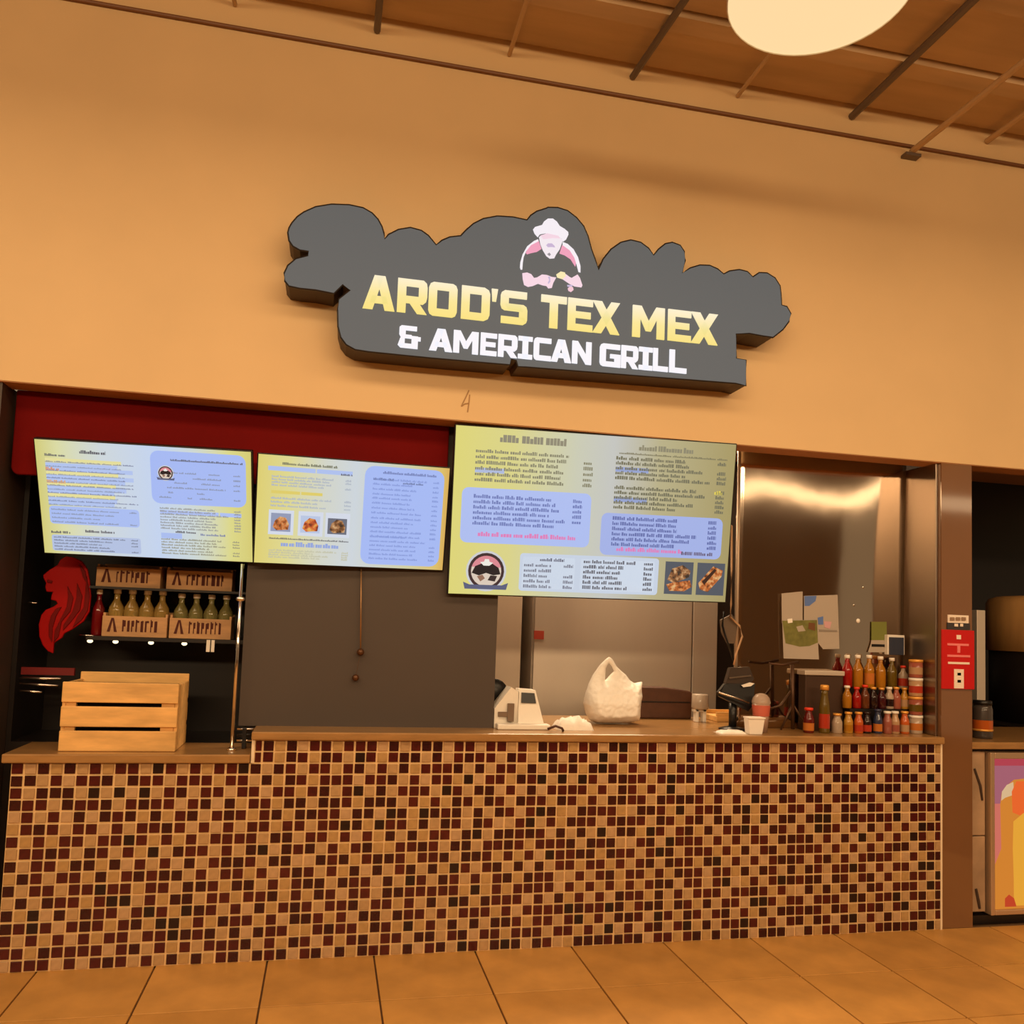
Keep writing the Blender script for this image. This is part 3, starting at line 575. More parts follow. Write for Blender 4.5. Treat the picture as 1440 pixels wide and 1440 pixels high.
m_cap = mat('white_cap', (.9, .86, .78), .4)
cy = .45
x0, x1, d = small_crate(141, 235, 867, 895, cy, SZ1, .105, 'lower left wooden crate with dark stencil holding amber bottles', 8)
x2, x3, _ = small_crate(235.5, 325, 868, 901, cy, SZ1, .105, 'lower right wooden crate with stencil holding olive bottles', 8)
small_crate(133, 226, 800, 826, cy+.01, SZ2, .10, 'upper left empty wooden crate just under the leftmost screen', 6)
small_crate(232, 327, 803, 830, cy+.01, SZ2, .10, 'upper right empty wooden crate beside the chrome post', 6)
NTH = ('first', 'second', 'third', 'fourth')
def bottle(name, label, group, x, y, z, r, h, mbody, mcap, mlabel=None, neck=.38, cat='bottle', band=(.12, .5)):
    t = thing(name, label, cat, (x, y, z), group=group)
    bm = new(); lathe(bm, [(0, 0), (r*.92, 0), (r, h*.03), (r, h*.52), (r*.93, h*.60), (r*neck*1.05, h*.76), (r*neck, h*.82), (r*neck, h*.90), (0, h*.90)], 14); obj('glass_body', bm, mbody, t, True, True)
    bm = new(); lathe(bm, [(0, h*.895), (r*neck*1.3, h*.895), (r*neck*1.3, h*.985), (r*neck*1.1, h), (0, h)], 12); obj('cap', bm, mcap, t, True, True)
    if mlabel:
        bm = new(); lathe(bm, [(r*1.02, h*band[0]), (r*1.02, h*band[1])], 14); obj('paper_label', bm, mlabel, t, True, True)
    return t
for k in range(4):
    bottle('crate_bottle', 'white capped amber bottle, %s from left in lower left crate' % NTH[k], 'bottles in the small crates', x0+.045+k*(x1-x0-.09)/3, cy+.085, SZ1+.011, .0385, .235, m_jar, m_cap)
for k in range(4):
    bottle('crate_bottle', 'white capped olive bottle, %s from left in lower right crate' % NTH[k], 'bottles in the small crates', x2+.04+k*(x3-x2-.08)/3, cy+.085, SZ1+.011, .0375, .225, m_jarg, m_cap)
p = at(144, 890, .47); bottle('sauce_bottle', 'dark red bottle at the left end of the lower crates', None, x0-.038, .52, SZ1, .03, .24, mat('dark_red_glass', srgb(110, 14, 18), .15, coat=.4), m_cap)
# slatted crate on the low worktop
def P2(px, py, y): q = at(px, py, y); return q
c0 = at(81, 1056, .05).x; c1 = at(246, 1058, .05).x; zc = .961
hC = at(160, 960, .05).z-zc
crate = thing('slatted_crate', 'large pine slatted crate standing on the low worktop', 'crate', ((c0+c1)/2, .2, zc))
sw = (hC-2*.018)/3
for k in range(3):
    bm = new(); box(bm, c0, c1, .05, .064, zc+k*(sw+.018), zc+k*(sw+.018)+sw, .004); obj('slat', bm, m_wood, crate)
    bm = new(); box(bm, c0, c1, .336, .35, zc+k*(sw+.018), zc+k*(sw+.018)+sw+(.03 if k == 2 else 0), .004); obj('slat', bm, m_wood, crate)
for x in (c0, c1-.016):
    bm = new(); box(bm, x, x+.016, .064, .336, zc, zc+hC-.005, .004); obj('end_panel', bm, m_wood, crate)
bm = new(); box(bm, c1-.075, c1-.017, .066, .085, zc, zc+hC-.01); obj('corner_post', bm, m_wood, crate)
bm = new(); box(bm, c0+.017, c0+.06, .066, .085, zc, zc+hC-.01); obj('corner_post', bm, m_wood, crate)
bm = new(); box(bm, c0+.017, c1-.017, .086, .335, zc+.002, zc+hC-.02); obj('shade_block', bm, mat('painted_shade', srgb(18, 14, 12), .9, spec=.1), crate)  # near-black block added inside the crate, its colour standing in for shade
# chrome post and clamp
post = thing('chrome_post', 'thin chrome post rising from the low worktop beside the raised counter', 'post', (.93, .10, .96))
bm = new(); tube(bm, [(.93, .10, .96), (.93, .10, 1.865)], .0085, 10); obj('pole', bm, m_chrome, post, True)
bm = new(); lathe(bm, [(0, 0), (.022, 0), (.022, .008), (.012, .016), (0, .016)], 14, (.93, .10, .96)); obj('foot', bm, m_chrome, post, True)
z = at(329, 842, .1).z; bm = new(); ball(bm, (.93, .10, z), .014, 1.6, 1, 1); obj('collar', bm, m_chrome, post, True)
cl = thing('counter_clamp', 'small black and chrome clamp between chrome post and raised counter', 'clamp', (.985, .1, .96))
for k in range(3):
    bm = new(); tube(bm, [(.945, .16, 1.00+k*.028), (1.027, .16, 1.00+k*.028)], .0055+.002*(k % 2), 8); obj('bar', bm, m_chrome if k != 1 else m_blackp, cl, True)
bm = new(); box(bm, .97, .99, .15, .19, .961, 1.06, .002); obj('block', bm, m_blackp, cl)
# pull cord
cordx = at(508, 860, .17).x
cord = thing('pull_cord', 'beaded pull cord hanging in front of the dark partition', 'cord', (cordx, .17, at(500, 955, .17).z))
a, b_, c_ = at(508, 795, .17), at(507, 917, .17), at(500, 953, .17)
bm = new(); tube(bm, [(a.x, .17, a.z), (b_.x, .17, b_.z)], .004, 6); obj('chain', bm, mat('brass_chain', srgb(170, 130, 90), .35, .6), cord, True)
bm = new(); ball(bm, (b_.x, .17, b_.z), .019); obj('bead', bm, mat('dark_brass', srgb(95, 62, 38), .35, .5), cord, True)
bm = new(); tube(bm, [(b_.x, .17, b_.z), (c_.x, .17, c_.z)], .0018, 6); obj('string', bm, mat('brown_string', srgb(84, 64, 50), .8), cord)
bm = new(); ball(bm, (c_.x, .17, c_.z), .018); obj('bead', bm, mat('dark_brass', srgb(95, 62, 38)), cord, True)

# ------------------------------------------------------------------ kitchen
def flat(px0, px1, py0, py1, y):     # axis aligned box limits seen at a depth
    a, b_ = at(px0, (py0+py1)/2, y), at(px1, (py0+py1)/2, y); c, d_ = at((px0+px1)/2, py0, y), at((px0+px1)/2, py1, y)
    return a.x, b_.x, d_.z, c.z
# stainless refrigerator at the back
fx0 = at(747, 920, 1.4).x; fx1 = at(1008, 920, 1.4).x
fr = thing('steel_refrigerator', 'wide brushed steel refrigerator at the back of the kitchen', 'refrigerator', ((fx0+fx1)/2, 1.7, 0))
bm = new(); box(bm, fx0, fx1, 1.4, 1.95, 0, 2.45, .01); obj('body', bm, m_steel2, fr)
fs = at(972, 920, 1.39).x
bm = new(); box(bm, fx0+.01, fs-.004, 1.375, 1.399, .12, 2.4, .004); d1 = obj('door', bm, m_steel2, fr)
bm = new(); box(bm, fs+.004, fx1-.01, 1.375, 1.399, .12, 2.4, .004); obj('side_strip', bm, m_steel2, fr)
x_0, x_1, z_0, z_1 = flat(751, 765, 887, 899, 1.37); bm = new(); box(bm, x_0, x_1, 1.371, 1.375, z_0, z_1); obj('red_sticker', bm, mat('red_sticker', srgb(190, 70, 50), .6), d1)
x_0, x_1, z_0, z_1 = flat(690, 733, 800, 1015, 1.4)
bm = new(); box(bm, x_0, x_1, 1.4, 1.95, 0, 2.5, .01)
tag(obj('pale_cupboard', bm, mat('pale_cupboard_paint', (.62, .50, .38), .5)), 'narrow pale cupboard standing left of the steel refrigerator', 'cupboard')
# stainless splash panel to the right
PY = .315
pl0 = at(1036, 800, PY).x; pr0 = at(1291, 800, PY).x
steel = thing('stainless_backsplash', 'polished stainless steel panel behind the bottles, with papers taped on', 'backsplash', ((pl0+pr0)/2, PY, 1.067))
bm = new()
nx, nz = 24, 24
vv = [[bm.verts.new((pl0+(4.782-pl0)*i/nx, PY+.009*math.sin(i/nx*6.5+.9)*math.sin(j/nz*3.0)-.040*(i/nx)**3*(j/nz), 1.068+(2.98-1.068)*j/nz)) for i in range(nx+1)] for j in range(nz+1)]
for j in range(nz):
    for i in range(nx): bm.faces.new((vv[j][i], vv[j][i+1], vv[j+1][i+1], vv[j+1][i]))
o = obj('sheet', bm, m_steel, steel, True); so = o.modifiers.new('thickness', 'SOLIDIFY'); so.thickness = .012; so.offset = -1
bm = new(); box(bm, 4.783, 4.799, .03, PY, 1.068, 2.648, .003); obj('edge_return', bm, m_steel3, steel)
bm = new(); tube(bm, [(pl0, PY-.012, 1.068), (pl0, PY-.012, 2.7)], .010, 8); obj('edge_bead', bm, mat('dull_bead', (.5, .38, .28), .45, .5), steel, True)
for px, py in ((1226, 763), (1214, 826), (1201, 851), (1207, 873)):
    p = at(px, py, PY-.012); bm = new(); ball(bm, (p.x, PY-.010, p.z), .0075 if py < 870 else .014, 1, .5, 1, 8); obj('screw_head', bm, m_chrome if py < 870 else m_cap, steel, True)
def sheet(name, label, corners, m, y, extra=()):
    t = thing(name, label, 'paper', (at(*corners[3], y).x, y, at(*corners[3], y).z), group='papers taped on the steel panel')
    bm = new(); prism(bm, [xz(*c, y) for c in corners], y-.002, y); obj('sheet', bm, m, t)
    for i, (nm, cs, mm) in enumerate(extra):
        bm = new(); prism(bm, [xz(*c, y) for c in cs], y-.003-.0006*i, y-.0019); obj(nm, bm, mm, t)
k5 = lambda x, y: (1060+x*280/1440, 820+y*280/1440)
sheet('notice_sheet', 'narrow plain paper taped highest at the left on steel panel', [k5(200,75), k5(352,60), k5(352,290), k5(202,290)], m_paper2, PY-.016)
sheet('notice_sheet', 'larger paper with blue corner print taped on steel panel', [k5(362,92), k5(605,85), k5(618,475), k5(500,478), k5(470,440), k5(362,300)], m_paper2, PY-.013,
      (('blue_print', [k5(364,94), k5(452,92), k5(445,130), k5(400,165), k5(366,165)], m_bluep), ('print_mark', [k5(460,250), k5(500,240), k5(500,300), k5(465,300)], m_bluep),
       ('print_mark', [k5(505,275), k5(560,280), k5(548,330), k5(510,320)], mat('pink_print', srgb(205, 160, 165), .7)), ('print_mark', [k5(470,335), k5(600,340), k5(600,352), k5(470,350)], mat('grey_print', srgb(140, 130, 120), .7))))
sheet('flyer', 'white flyer with green picture hanging lowest on steel panel', [k5(205,270), k5(455,265), k5(470,552), k5(330,548), k5(215,545)], m_paper2, PY-.020,
      (('green_picture', [k5(205,272), k5(455,267), k5(462,430), k5(400,455), k5(330,460), k5(228,435)], m_greenp), ('picture_mark', [k5(305,315), k5(350,305), k5(372,345), k5(320,352)], m_paper2),
       ('picture_mark', [k5(395,285), k5(440,290), k5(440,345), k5(392,330)], mat('brown_print', srgb(110, 72, 40), .7)), ('pin', [k5(240,260), k5(275,255), k5(278,285), k5(245,290)], m_cap)))
sheet('green_note', 'small plain green note taped above the bottles', [k5(850,280), k5(960,280), k5(960,415), k5(850,412)], mat('green_note_paper', srgb(118, 124, 58), .8), PY-.014)
sheet('white_card', 'small white card below the green note', [k5(850,413), k5(975,413), k5(975,500), k5(825,500), k5(845,440)], m_paper2, PY-.015, (('card_line', [k5(850,440), k5(985,445), k5(985,462), k5(850,460)], m_blackp),))
# wall gadget (dark blue box with pale frame)
a = flat(1249, 1273, 893, 921, PY-.05)
t = thing('wall_timer', 'small dark blue box in a pale frame on the steel panel', 'timer', ((a[0]+a[1])/2, PY-.02, a[2]))
bm = new(); box(bm, a[0], a[1], PY-.045, PY-.013, a[2], a[3], .003); obj('frame', bm, m_white, t)
bm = new(); box(bm, a[0]+.008, a[1]-.012, PY-.055, PY-.045, a[2]-.0, a[3]-.014, .002); obj('face', bm, mat('navy_plastic', srgb(48, 54, 72), .4), t)
p = at(1292, 878, PY-.03); hk = thing('wall_hook', 'bent steel hook on the right edge of steel panel', 'hook', (p.x, PY-.11, p.z))
bm = new(); tube(bm, [(p.x-.05, PY-.105, p.z+.0), (p.x+.0, PY-.112, p.z), (p.x+.005, PY-.115, p.z-.08)], .006); obj('rod', bm, m_chrome, hk, True)
# cable beside the big screen
cbx = at(1022, 860, .22)
cb = thing('screen_cable', 'pale cable dropping from the big screen into a loop', 'cable', (cbx.x, .22, at(1030, 930, .22).z))
pts = [(1008, 720), (1029, 740), (1029, 800), (1028, 850), (1027, 868), (1040, 880), (1044, 895), (1035, 920), (1032, 935)]
bm = new(); tube(bm, [(at(*q, .22).x, .22, at(*q, .22).z) for q in pts], .0055, 6); obj('cord', bm, mat('pale_cable', srgb(190, 150, 112), .5), cb, True)
pts = [(1018, 860), (1016, 880), (1022, 900), (1032, 930)]
bm = new(); tube(bm, [(at(*q, .23).x, .23, at(*q, .23).z) for q in pts], .0055, 6); obj('cord', bm, m_blackp, cb, True)
bm = new(); pts = [(1014, 872), (1030, 864), (1038, 880), (1034, 905), (1024, 905), (1016, 890)]; prism(bm, [xz(*q, .23) for q in pts], .235, .25); obj('plug_cover', bm, mat('grey_plastic', srgb(96, 80, 66), .4), cb)

# ------------------------------------------------------------------ things on the raised worktop
ZT = 1.0672
# till printer
t = thing('receipt_printer', 'white card reader and printer with small black display beside partition', 'printer', (2.40, .26, ZT))
bm = new(); prism_dir(bm, [(2.24, .21, ZT), (2.24, .21, ZT+.10), (2.33, .22, ZT+.215), (2.37, .22, ZT+.19), (2.37, .22, ZT)], (0, .12, 0)); obj('side_case', bm, m_white, t)
bm = new(); prism_dir(bm, [(2.365, .185, ZT), (2.375, .225, ZT+.205), (2.465, .225, ZT+.20), (2.495, .19, ZT+.07), (2.51, .165, ZT)], (0, .09, 0)); obj('front_case', bm, m_white, t); 
bm = new(); prism_dir(bm, [(2.383, .2095, ZT+.135), (2.386, .2195, ZT+.188), (2.455, .2195, ZT+.186), (2.464, .2090, ZT+.133)], (0, -.012, 0)); obj('display', bm, m_blackp, t)
bm = new(); box(bm, 2.26, 2.345, .2, .212, ZT+.06, ZT+.085); box(bm, 2.31, 2.345, .198, .212, ZT+.035, ZT+.13); obj('paper_slot', bm, mat('grey_case', srgb(120, 100, 84), .5), t)
bm = new(); lathe(bm, [(0, 0), (.075, .0), (.075, .06), (0, .06)], 20); bmesh.ops.rotate(bm, verts=bm.verts[:], cent=(0, 0, 0), matrix=Matrix.Rotation(math.pi/2, 3, 'X'))
bmesh.ops.translate(bm, verts=bm.verts[:], vec=(2.262, .40, ZT+.175)); obj('paper_roll', bm, m_blackp, t, True)
bm = new(); box(bm, 2.245, 2.53, .13, .20, ZT, ZT+.028, .006); obj('base', bm, m_white, t)
# cloth / crumpled papers
def lump(name, label, cat, cx, cy, w_, d_, h_, m, seed, z=ZT):
    rnd = random.Random(seed); bm = new(); nx, ny = 12, 7; V = []
    for j in range(ny+1):
        for i in range(nx+1):
            u, v = i/nx*2-1, j/ny*2-1; e = max(0, 1-max(abs(u)**4, abs(v)**4)); V.append(bm.verts.new((cx+u*w_/2*(1+rnd.uniform(-.06, .06)), cy+v*d_/2, z+.001+h_*e*(.55+.45*rnd.random()))))
    for j in range(ny):
        for i in range(nx): bm.faces.new((V[j*(nx+1)+i], V[j*(nx+1)+i+1], V[(j+1)*(nx+1)+i+1], V[(j+1)*(nx+1)+i]))
    g = bmesh.ops.extrude_face_region(bm, geom=bm.faces[:])
    for v in [x for x in g['geom'] if isinstance(x, bmesh.types.BMVert)]: v.co.z = z
    bmesh.ops.recalc_face_normals(bm, faces=bm.faces[:])
    return tag(obj(name, bm, m, smooth=True), label, cat)
lump('paper_towels', 'crumpled white paper towels between card reader and bag', 'paper', 2.67, .2, .20, .16, .075, m_paper, 3)
lump('loose_papers', 'flat white papers lying in front of the black tablet', 'paper', 3.535, .075, .16, .09, .02, m_paper, 5)
t = thing('folded_receipt', 'small dark rimmed paper scrap in front of white towels', 'paper', (2.56, .08, ZT)); 
bm = new(); tube(bm, [(2.50, .08, ZT+.012), (2.54, .07, ZT+.03), (2.575, .07, ZT+.018), (2.585, .08, ZT+.004)], .007, 6); obj('curl', bm, mat('brown_edge', srgb(80, 50, 36), .6), t, True)
# plastic bag: body with gathered top and two handles
bg_ = thing('plastic_bag', 'white plastic carrier bag standing tied on the raised worktop', 'bag', (2.955, .46, ZT))
def inside(p, pl):
    c = False; n = len(pl)
    for i in range(n):
        (x0, y0), (x1, y1) = pl[i], pl[(i+1) % n]
        if (y0 > p[1]) != (y1 > p[1]) and p[0] < (x1-x0)*(p[1]-y0)/(y1-y0)+x0: c = not c
    return c
def near(p, pl):
    best = None; n = len(pl)
    for i in range(n):
        a, b_ = Vector(pl[i]), Vector(pl[(i+1) % n]); d_ = b_-a; t_ = max(0, min(1, (Vector(p)-a).dot(d_)/max(1e-12, d_.dot(d_)))); q_ = a+d_*t_; l_ = (q_-Vector(p)).length
        if best is None or l_ < best[0]: best = (l_, q_)
    return best
def pillow(bm, outer, hole, yc, half, step=.008, crease=.004, seed=1):   # inflated sheet, front and back, inside an outline
    rnd = random.Random(seed); x0 = min(p[0] for p in outer); x1 = max(p[0] for p in outer); z0 = min(p[1] for p in outer); z1 = max(p[1] for p in outer)
    nx, nz = int((x1-x0)/step)+1, int((z1-z0)/step)+1; cells = set()
    for i in range(nx):
        for j in range(nz):
            p = (x0+(i+.5)*step, z0+(j+.5)*step)
            if inside(p, outer) and not (hole and inside(p, hole)): cells.add((i, j))
    V = {}
    def vert(i, j):
        if (i, j) in V: return V[(i, j)]
        p = Vector((x0+i*step, z0+j*step)); edge = not all((i-a, j-b_) in cells for a in (0, 1) for b_ in (0, 1))
        c_ = [near(p, outer)]+([near(p, hole)] if hole else []); d_, q_ = min(c_, key=lambda k: k[0])
        if edge: p = q_; d_ = 0
        t_ = half(p.y-z0)*min(1.0, (d_/.05))**.5 if d_ > 0 else .0
        cr = crease*math.sin(p.x*70+6*math.sin(p.y*40))*math.sin(p.y*55+4*math.sin(p.x*50)) if d_ > .012 else 0
        V[(i, j)] = (bm.verts.new((p.x, yc-t_-.002+cr, p.y)), bm.verts.new((p.x, yc+t_+.002+cr, p.y))); return V[(i, j)]
    ec = {}
    for (i, j) in cells:
        q = [vert(i, j), vert(i+1, j), vert(i+1, j+1), vert(i, j+1)]
        bm.faces.new([v[0] for v in q]); bm.faces.new([v[1] for v in q][::-1])
        for a, b_ in (((i, j), (i+1, j)), ((i+1, j), (i+1, j+1)), ((i+1, j+1), (i, j+1)), ((i, j+1), (i, j))):
            k = frozenset((a, b_)); ec.setdefault(k, []).append((a, b_))
    for k, l in ec.items():
        if len(l) == 1:
            a, b_ = l[0]; bm.faces.new((V[a][1], V[b_][1], V[b_][0], V[a][0]))
    bmesh.ops.recalc_face_normals(bm, faces=bm.faces[:])
kb = lambda x, y: xz(660+x*.27778, 880+y*.27778, .46)
bo = [kb(*p) for p in ((582,400),(588,350),(603,300),(625,255),(660,205),(690,175),(708,163),(724,175),(745,212),(770,236),(792,254),(812,282),(835,296),(876,288),(870,340),(872,362),(860,400),(858,460),(850,488),(800,498),(720,500),(640,498),(608,482),(592,450))]
zb = min(p[1] for p in bo); bo = [(x, ZT+.001+(z-zb)) for x, z in bo]
bh = [(x, ZT+.001+(z-zb)) for x, z in [kb(*p) for p in ((690,222),(706,192),(722,212),(732,236),(706,262),(686,286))]]
bm = new(); pillow(bm, bo, bh, .46, lambda h: .115 if h < .12 else max(.022, .115-(h-.12)*.62))
obj('sack', bm, m_bag, bg_, True)
def bp(px, py, y): q = at(px, py, y); return (q.x, y, q.z)
# dark brown box behind the bag
a = flat(897, 974, 967, 1010, .72); t = thing('brown_case', 'dark brown rounded case behind the white bag', 'case', ((a[0]+a[1])/2, .78, ZT))
bm = new(); prism(bm, [(a[0]-.02, ZT), (a[1]+.005, ZT), (a[1]+.01, a[3]-.035), (a[1]-.01, a[3]-.02), ((a[0]+a[1])/2, a[3]), (a[0]-.02, a[3])], .74, .85); o = obj('body', bm, mat('dark_brown_leather', srgb(84, 52, 36), .5, noise=.15, nscale=20), t); bevel_mod(o, .01)
bm = new(); box(bm, a[0], a[1]-.01, .735, .74, ZT+.10, ZT+.106); obj('seam', bm, m_blackp, t)
# white stand with bottle
p = at(984, 1012, .6); t = thing('soap_dispenser', 'small clear dispenser with white clip base near the tablet', 'dispenser', (p.x, .6, ZT))
a = flat(972, 1000, 968, 990, .6)
bm = new(); lathe(bm, [(0, .0), (.05, .0), (.052, .01), (.05, .085), (.045, .09), (0, .09)], 16, (p.x, .6, ZT+.078)); obj('cup', bm, mat('cloudy_plastic', (.42, .34, .27), .25, coat=.3), t, True)
bm = new(); box(bm, p.x-.035, p.x-.015, .58, .62, ZT, ZT+.08, .003); box(bm, p.x+.012, p.x+.034, .58, .62, ZT, ZT+.08, .003); box(bm, p.x-.045, p.x+.035, .58, .62, ZT+.062, ZT+.082, .003); obj('clip_base', bm, m_white, t)
# wooden tray
p0, p1 = at(1000, 1000, .68), at(1062, 1005, .68)
t = thing('wooden_tray', 'light wooden tray lying behind the black tablet stand', 'tray', ((p0.x+p1.x)/2, .68, ZT))
bm = new(); box(bm, p0.x, p1.x, .60, .78, ZT, ZT+.035, .004); obj('base', bm, m_wood, t)
for y in (.605, .765): 
    bm = new(); box(bm, p0.x, p1.x, y, y+.012, ZT+.035, ZT+.06, .002); obj('rim', bm, m_wood, t)
# black tablet on stand
k6 = lambda x, y: (980+x*180/1364, 860+y*190/1440)
def tq(x, y, d=.21): return at(*k6(x, y), d)
t = thing('tablet_stand', 'black tablet till tilted on a short black stand', 'till', (tq(380, 1180).x, .22, ZT))
pts = [tq(228, 860, .19), tq(300, 770, .23), tq(620, 770, .24), tq(600, 1000, .21), tq(548, 1062, .19), tq(240, 905, .19)]
bm = new(); prism_dir(bm, [tuple(q) for q in pts], (0, .025, 0)); obj('tablet', bm, m_blackp, t)
bm = new(); tube(bm, [tq(235, 862, .182), tq(400, 915, .182), tq(555, 970, .182)], .006, 6); obj('bright_edge', bm, m_chrome, t, True)
bm = new(); prism_dir(bm, [tuple(tq(x, y, .24)) for x, y in ((310, 765), (360, 600), (560, 590), (610, 720), (560, 775))], (0, .035, 0)); obj('card_reader', bm, mat('dark_grey_plastic', srgb(60, 48, 40), .4), t)
bm = new(); prism_dir(bm, [tuple(tq(x, y, .237)) for x, y in ((340, 700), (570, 675), (575, 690), (345, 716))], (0, -.006, 0)); obj('reader_slot', bm, m_steel3, t)
bm = new(); prism_dir(bm, [tuple(tq(x, y, .225)) for x, y in ((470, 785), (560, 755), (610, 765), (570, 795), (490, 805))], (0, -.006, 0)); obj('receipt_slip', bm, m_paper, t)
q = tq(385, 1150, .22); bm = new(); tube(bm, [(q.x, .225, ZT+.01), (q.x, .225, ZT+.15)], .022, 12); obj('neck', bm, m_blackp, t, True)
bm = new(); lathe(bm, [(0, 0), (.078, 0), (.078, .008), (.03, .02), (0, .02)], 20, (q.x, .225, ZT)); obj('foot', bm, m_blackp, t, True)
# cup with straws, and white carton
q = at(1070, 1029, .14); t = thing('tip_cup', 'clear cup with red print beside the black tablet', 'cup', (q.x, .142, ZT))
bm = new(); lathe(bm, [(0, 0), (.036, 0), (.05, .16), (.046, .16), (.034, .006), (0, .006)], 18, (q.x, .142, ZT)); obj('cup_wall', bm, mat('hazy_cup', (.55, .36, .26), .25, coat=.3, alpha=.75), t, True)
bm = new(); lathe(bm, [(.045, .09), (.0515, .15)], 18, (q.x, .142, ZT)); obj('red_print', bm, mat('salmon_print', srgb(200, 100, 80), .5), t, True)
bm = new(); lathe(bm, [(.052, .16), (.052, .168), (.046, .19), (.032, .207), (.012, .215), (0, .215)], 18, (q.x, .142, ZT)); obj('dome_lid', bm, mat('hazy_lid', (.6, .45, .35), .2, alpha=.6), t, True)
q2 = at(1060, 1034, .05); t = thing('white_carton', 'small white paper carton at the front edge of worktop', 'carton', (q2.x, .06, ZT))
bm = new(); prism_dir(bm, [(q2.x-.04, .02, ZT), (q2.x+.035, .02, ZT), (q2.x+.05, .02, ZT+.085), (q2.x-.05, .02, ZT+.085)], (0, .055, 0)); o = obj('box', bm, m_paper, t); bevel_mod(o, .004)
bm = new(); box(bm, q2.x-.05, q2.x+.05, .015, .08, ZT+.085, ZT+.092); obj('lid', bm, m_paper, t)
# dark folding easel
t = thing('metal_easel', 'dark thin metal easel standing between tablet and bottles', 'easel', (at(1112, 1028, .2).x, .2, ZT))
def rod(pts, r, m=None, nm='rod', y=.2):
    bm = new(); P_ = [at(*q, y) for q in pts]; P_ = [(v.x, y, max(v.z, ZT+r)) for v in P_]; tube(bm, P_, r, 6); obj(nm, bm, m or mat('dark_bronze', srgb(84, 58, 40), .4, .5), t, True)
rod([(1114, 934), (1115, 1030)], .011, nm='upright'); rod([(1082, 933), (1100, 935), (1123, 931)], .008, nm='top_bar'); rod([(1112, 972), (1098, 992), (1082, 997)], .007, nm='arm'); rod([(1115, 990), (1098, 1030)], .006, nm='leg'); rod([(1115, 990), (1136, 1030)], .006, nm='leg', y=.21)
# riser rack behind bottles
rx0, rx1 = at(1133, 1000, .2).x, 4.775
t = thing('bottle_riser', 'dark stepped riser carrying the back rows of bottles', 'riser', ((rx0+rx1)/2, .22, ZT))
bm = new(); box(bm, at(1187, 1000, .22).x, 4.70, .165, .225, ZT, ZT+.135); obj('lower_step', bm, m_black, t)
bm = new(); box(bm, at(1187, 1000, .22).x, rx1-.03, .228, .294, ZT, ZT+.25); obj('upper_step', bm, m_black, t)
a = flat(1127, 1180, 942, 1030, .26); bm = new(); box(bm, a[0], a[1], .22, .295, ZT, a[3]-.03, .004)
t = thing('dark_appliance', 'low dark brown appliance with steel lid behind the left bottles', 'appliance', ((a[0]+a[1])/2, .26, ZT)); obj('body', bm, mat('dark_machine', srgb(66, 46, 34), .4), t)
a2 = flat(1128, 1184, 943, 950, .24); bm = new(); box(bm, a2[0], a2[1], .21, .298, a[3]-.03, a2[3], .004); obj('lid', bm, m_steel2, t)
CM = lambda n, c, **k: mat('drink_'+n, tuple(v*.62 for v in srgb(*c)), .2, coat=.3, **k)
reds, amb, dkk = CM('red', (185, 22, 18)), CM('amber', (205, 135, 30)), CM('cola', (46, 20, 16))
org, yel, wht, blu, pnk, olv = CM('orange', (235, 110, 40)), CM('yellow', (225, 165, 60)), CM('white', (215, 190, 165)), CM('blue', (58, 66, 100)), CM('pink', (190, 105, 85)), CM('olive', (120, 95, 25))
gold = mat('gold_cap', srgb(235, 170, 80), .3, .3); redc = mat('red_cap', srgb(225, 60, 35), .4); lab = CM('label_cream', (220, 175, 130)); labr = CM('label_red', (215, 70, 45)); labo = CM('label_orange', (235, 140, 60))
GRP = 'drink bottles by the brown pillar'
def bt(px, pyb, pyt, y, z, r, mb, mc, ml, label, neck=.42, band=(.12, .45)):
    x = at(px, pyb, y).x; h = at(px, pyt, y).z-z
    return bottle('drink_bottle', label, GRP, x, y, z, r, h, mb, mc, ml, neck, 'bottle', band)
z1, z2, z3 = ZT, ZT+.1352, ZT+.2502
for px, pt, mb, mc, ml, lb in ((1191, 921, reds, m_cap, None, 'red bottle with white cap, leftmost of the back row'), (1206, 921, amb, m_cap, None, 'amber bottle with white cap, second in the back row'),
                               (1222, 921, amb, m_cap, labo, 'amber bottle with orange label, third in the back row'), (1238, 923, amb, m_cap, None, 'amber bottle with white cap, fourth in the back row'), (1254, 925, olv, m_white, None, 'olive bottle, fifth in the back row'), (1270, 936, wht, redc, labr, 'pale bottle with red cap, rightmost of the back row')):
    bt(px, 968, pt, .260, z3, .030, mb, mc, ml, lb)
for px, pt, mb, mc, ml, lb in ((1191, 964, amb, m_cap, None, 'short amber bottle, leftmost of the middle row'), (1206, 966, reds, redc, None, 'deep red bottle, second in the middle row'), (1219, 963, CM('brown', (120, 60, 25)), redc, None, 'brown bottle with red cap, third in the middle row'),
                               (1232, 966, dkk, gold, None, 'cola dark bottle, fourth in the middle row'), (1245, 967, CM('plum', (80, 20, 26)), gold, None, 'plum red bottle, fifth in the middle row'), (1257, 966, wht, m_cap, dkk, 'white bottle with dark band, sixth in the middle row'),
                               (1268, 966, pnk, gold, None, 'pink bottle with gold cap, seventh in the middle row'), (1281, 967, yel, gold, lab, 'yellow bottle with cream label, last of the middle row')):
    px = px if px < 1191 else 1191+(px-1191)*.9
    bt(px, 1000, pt, .195, z2, .026, mb, mc, ml, lb, .5)
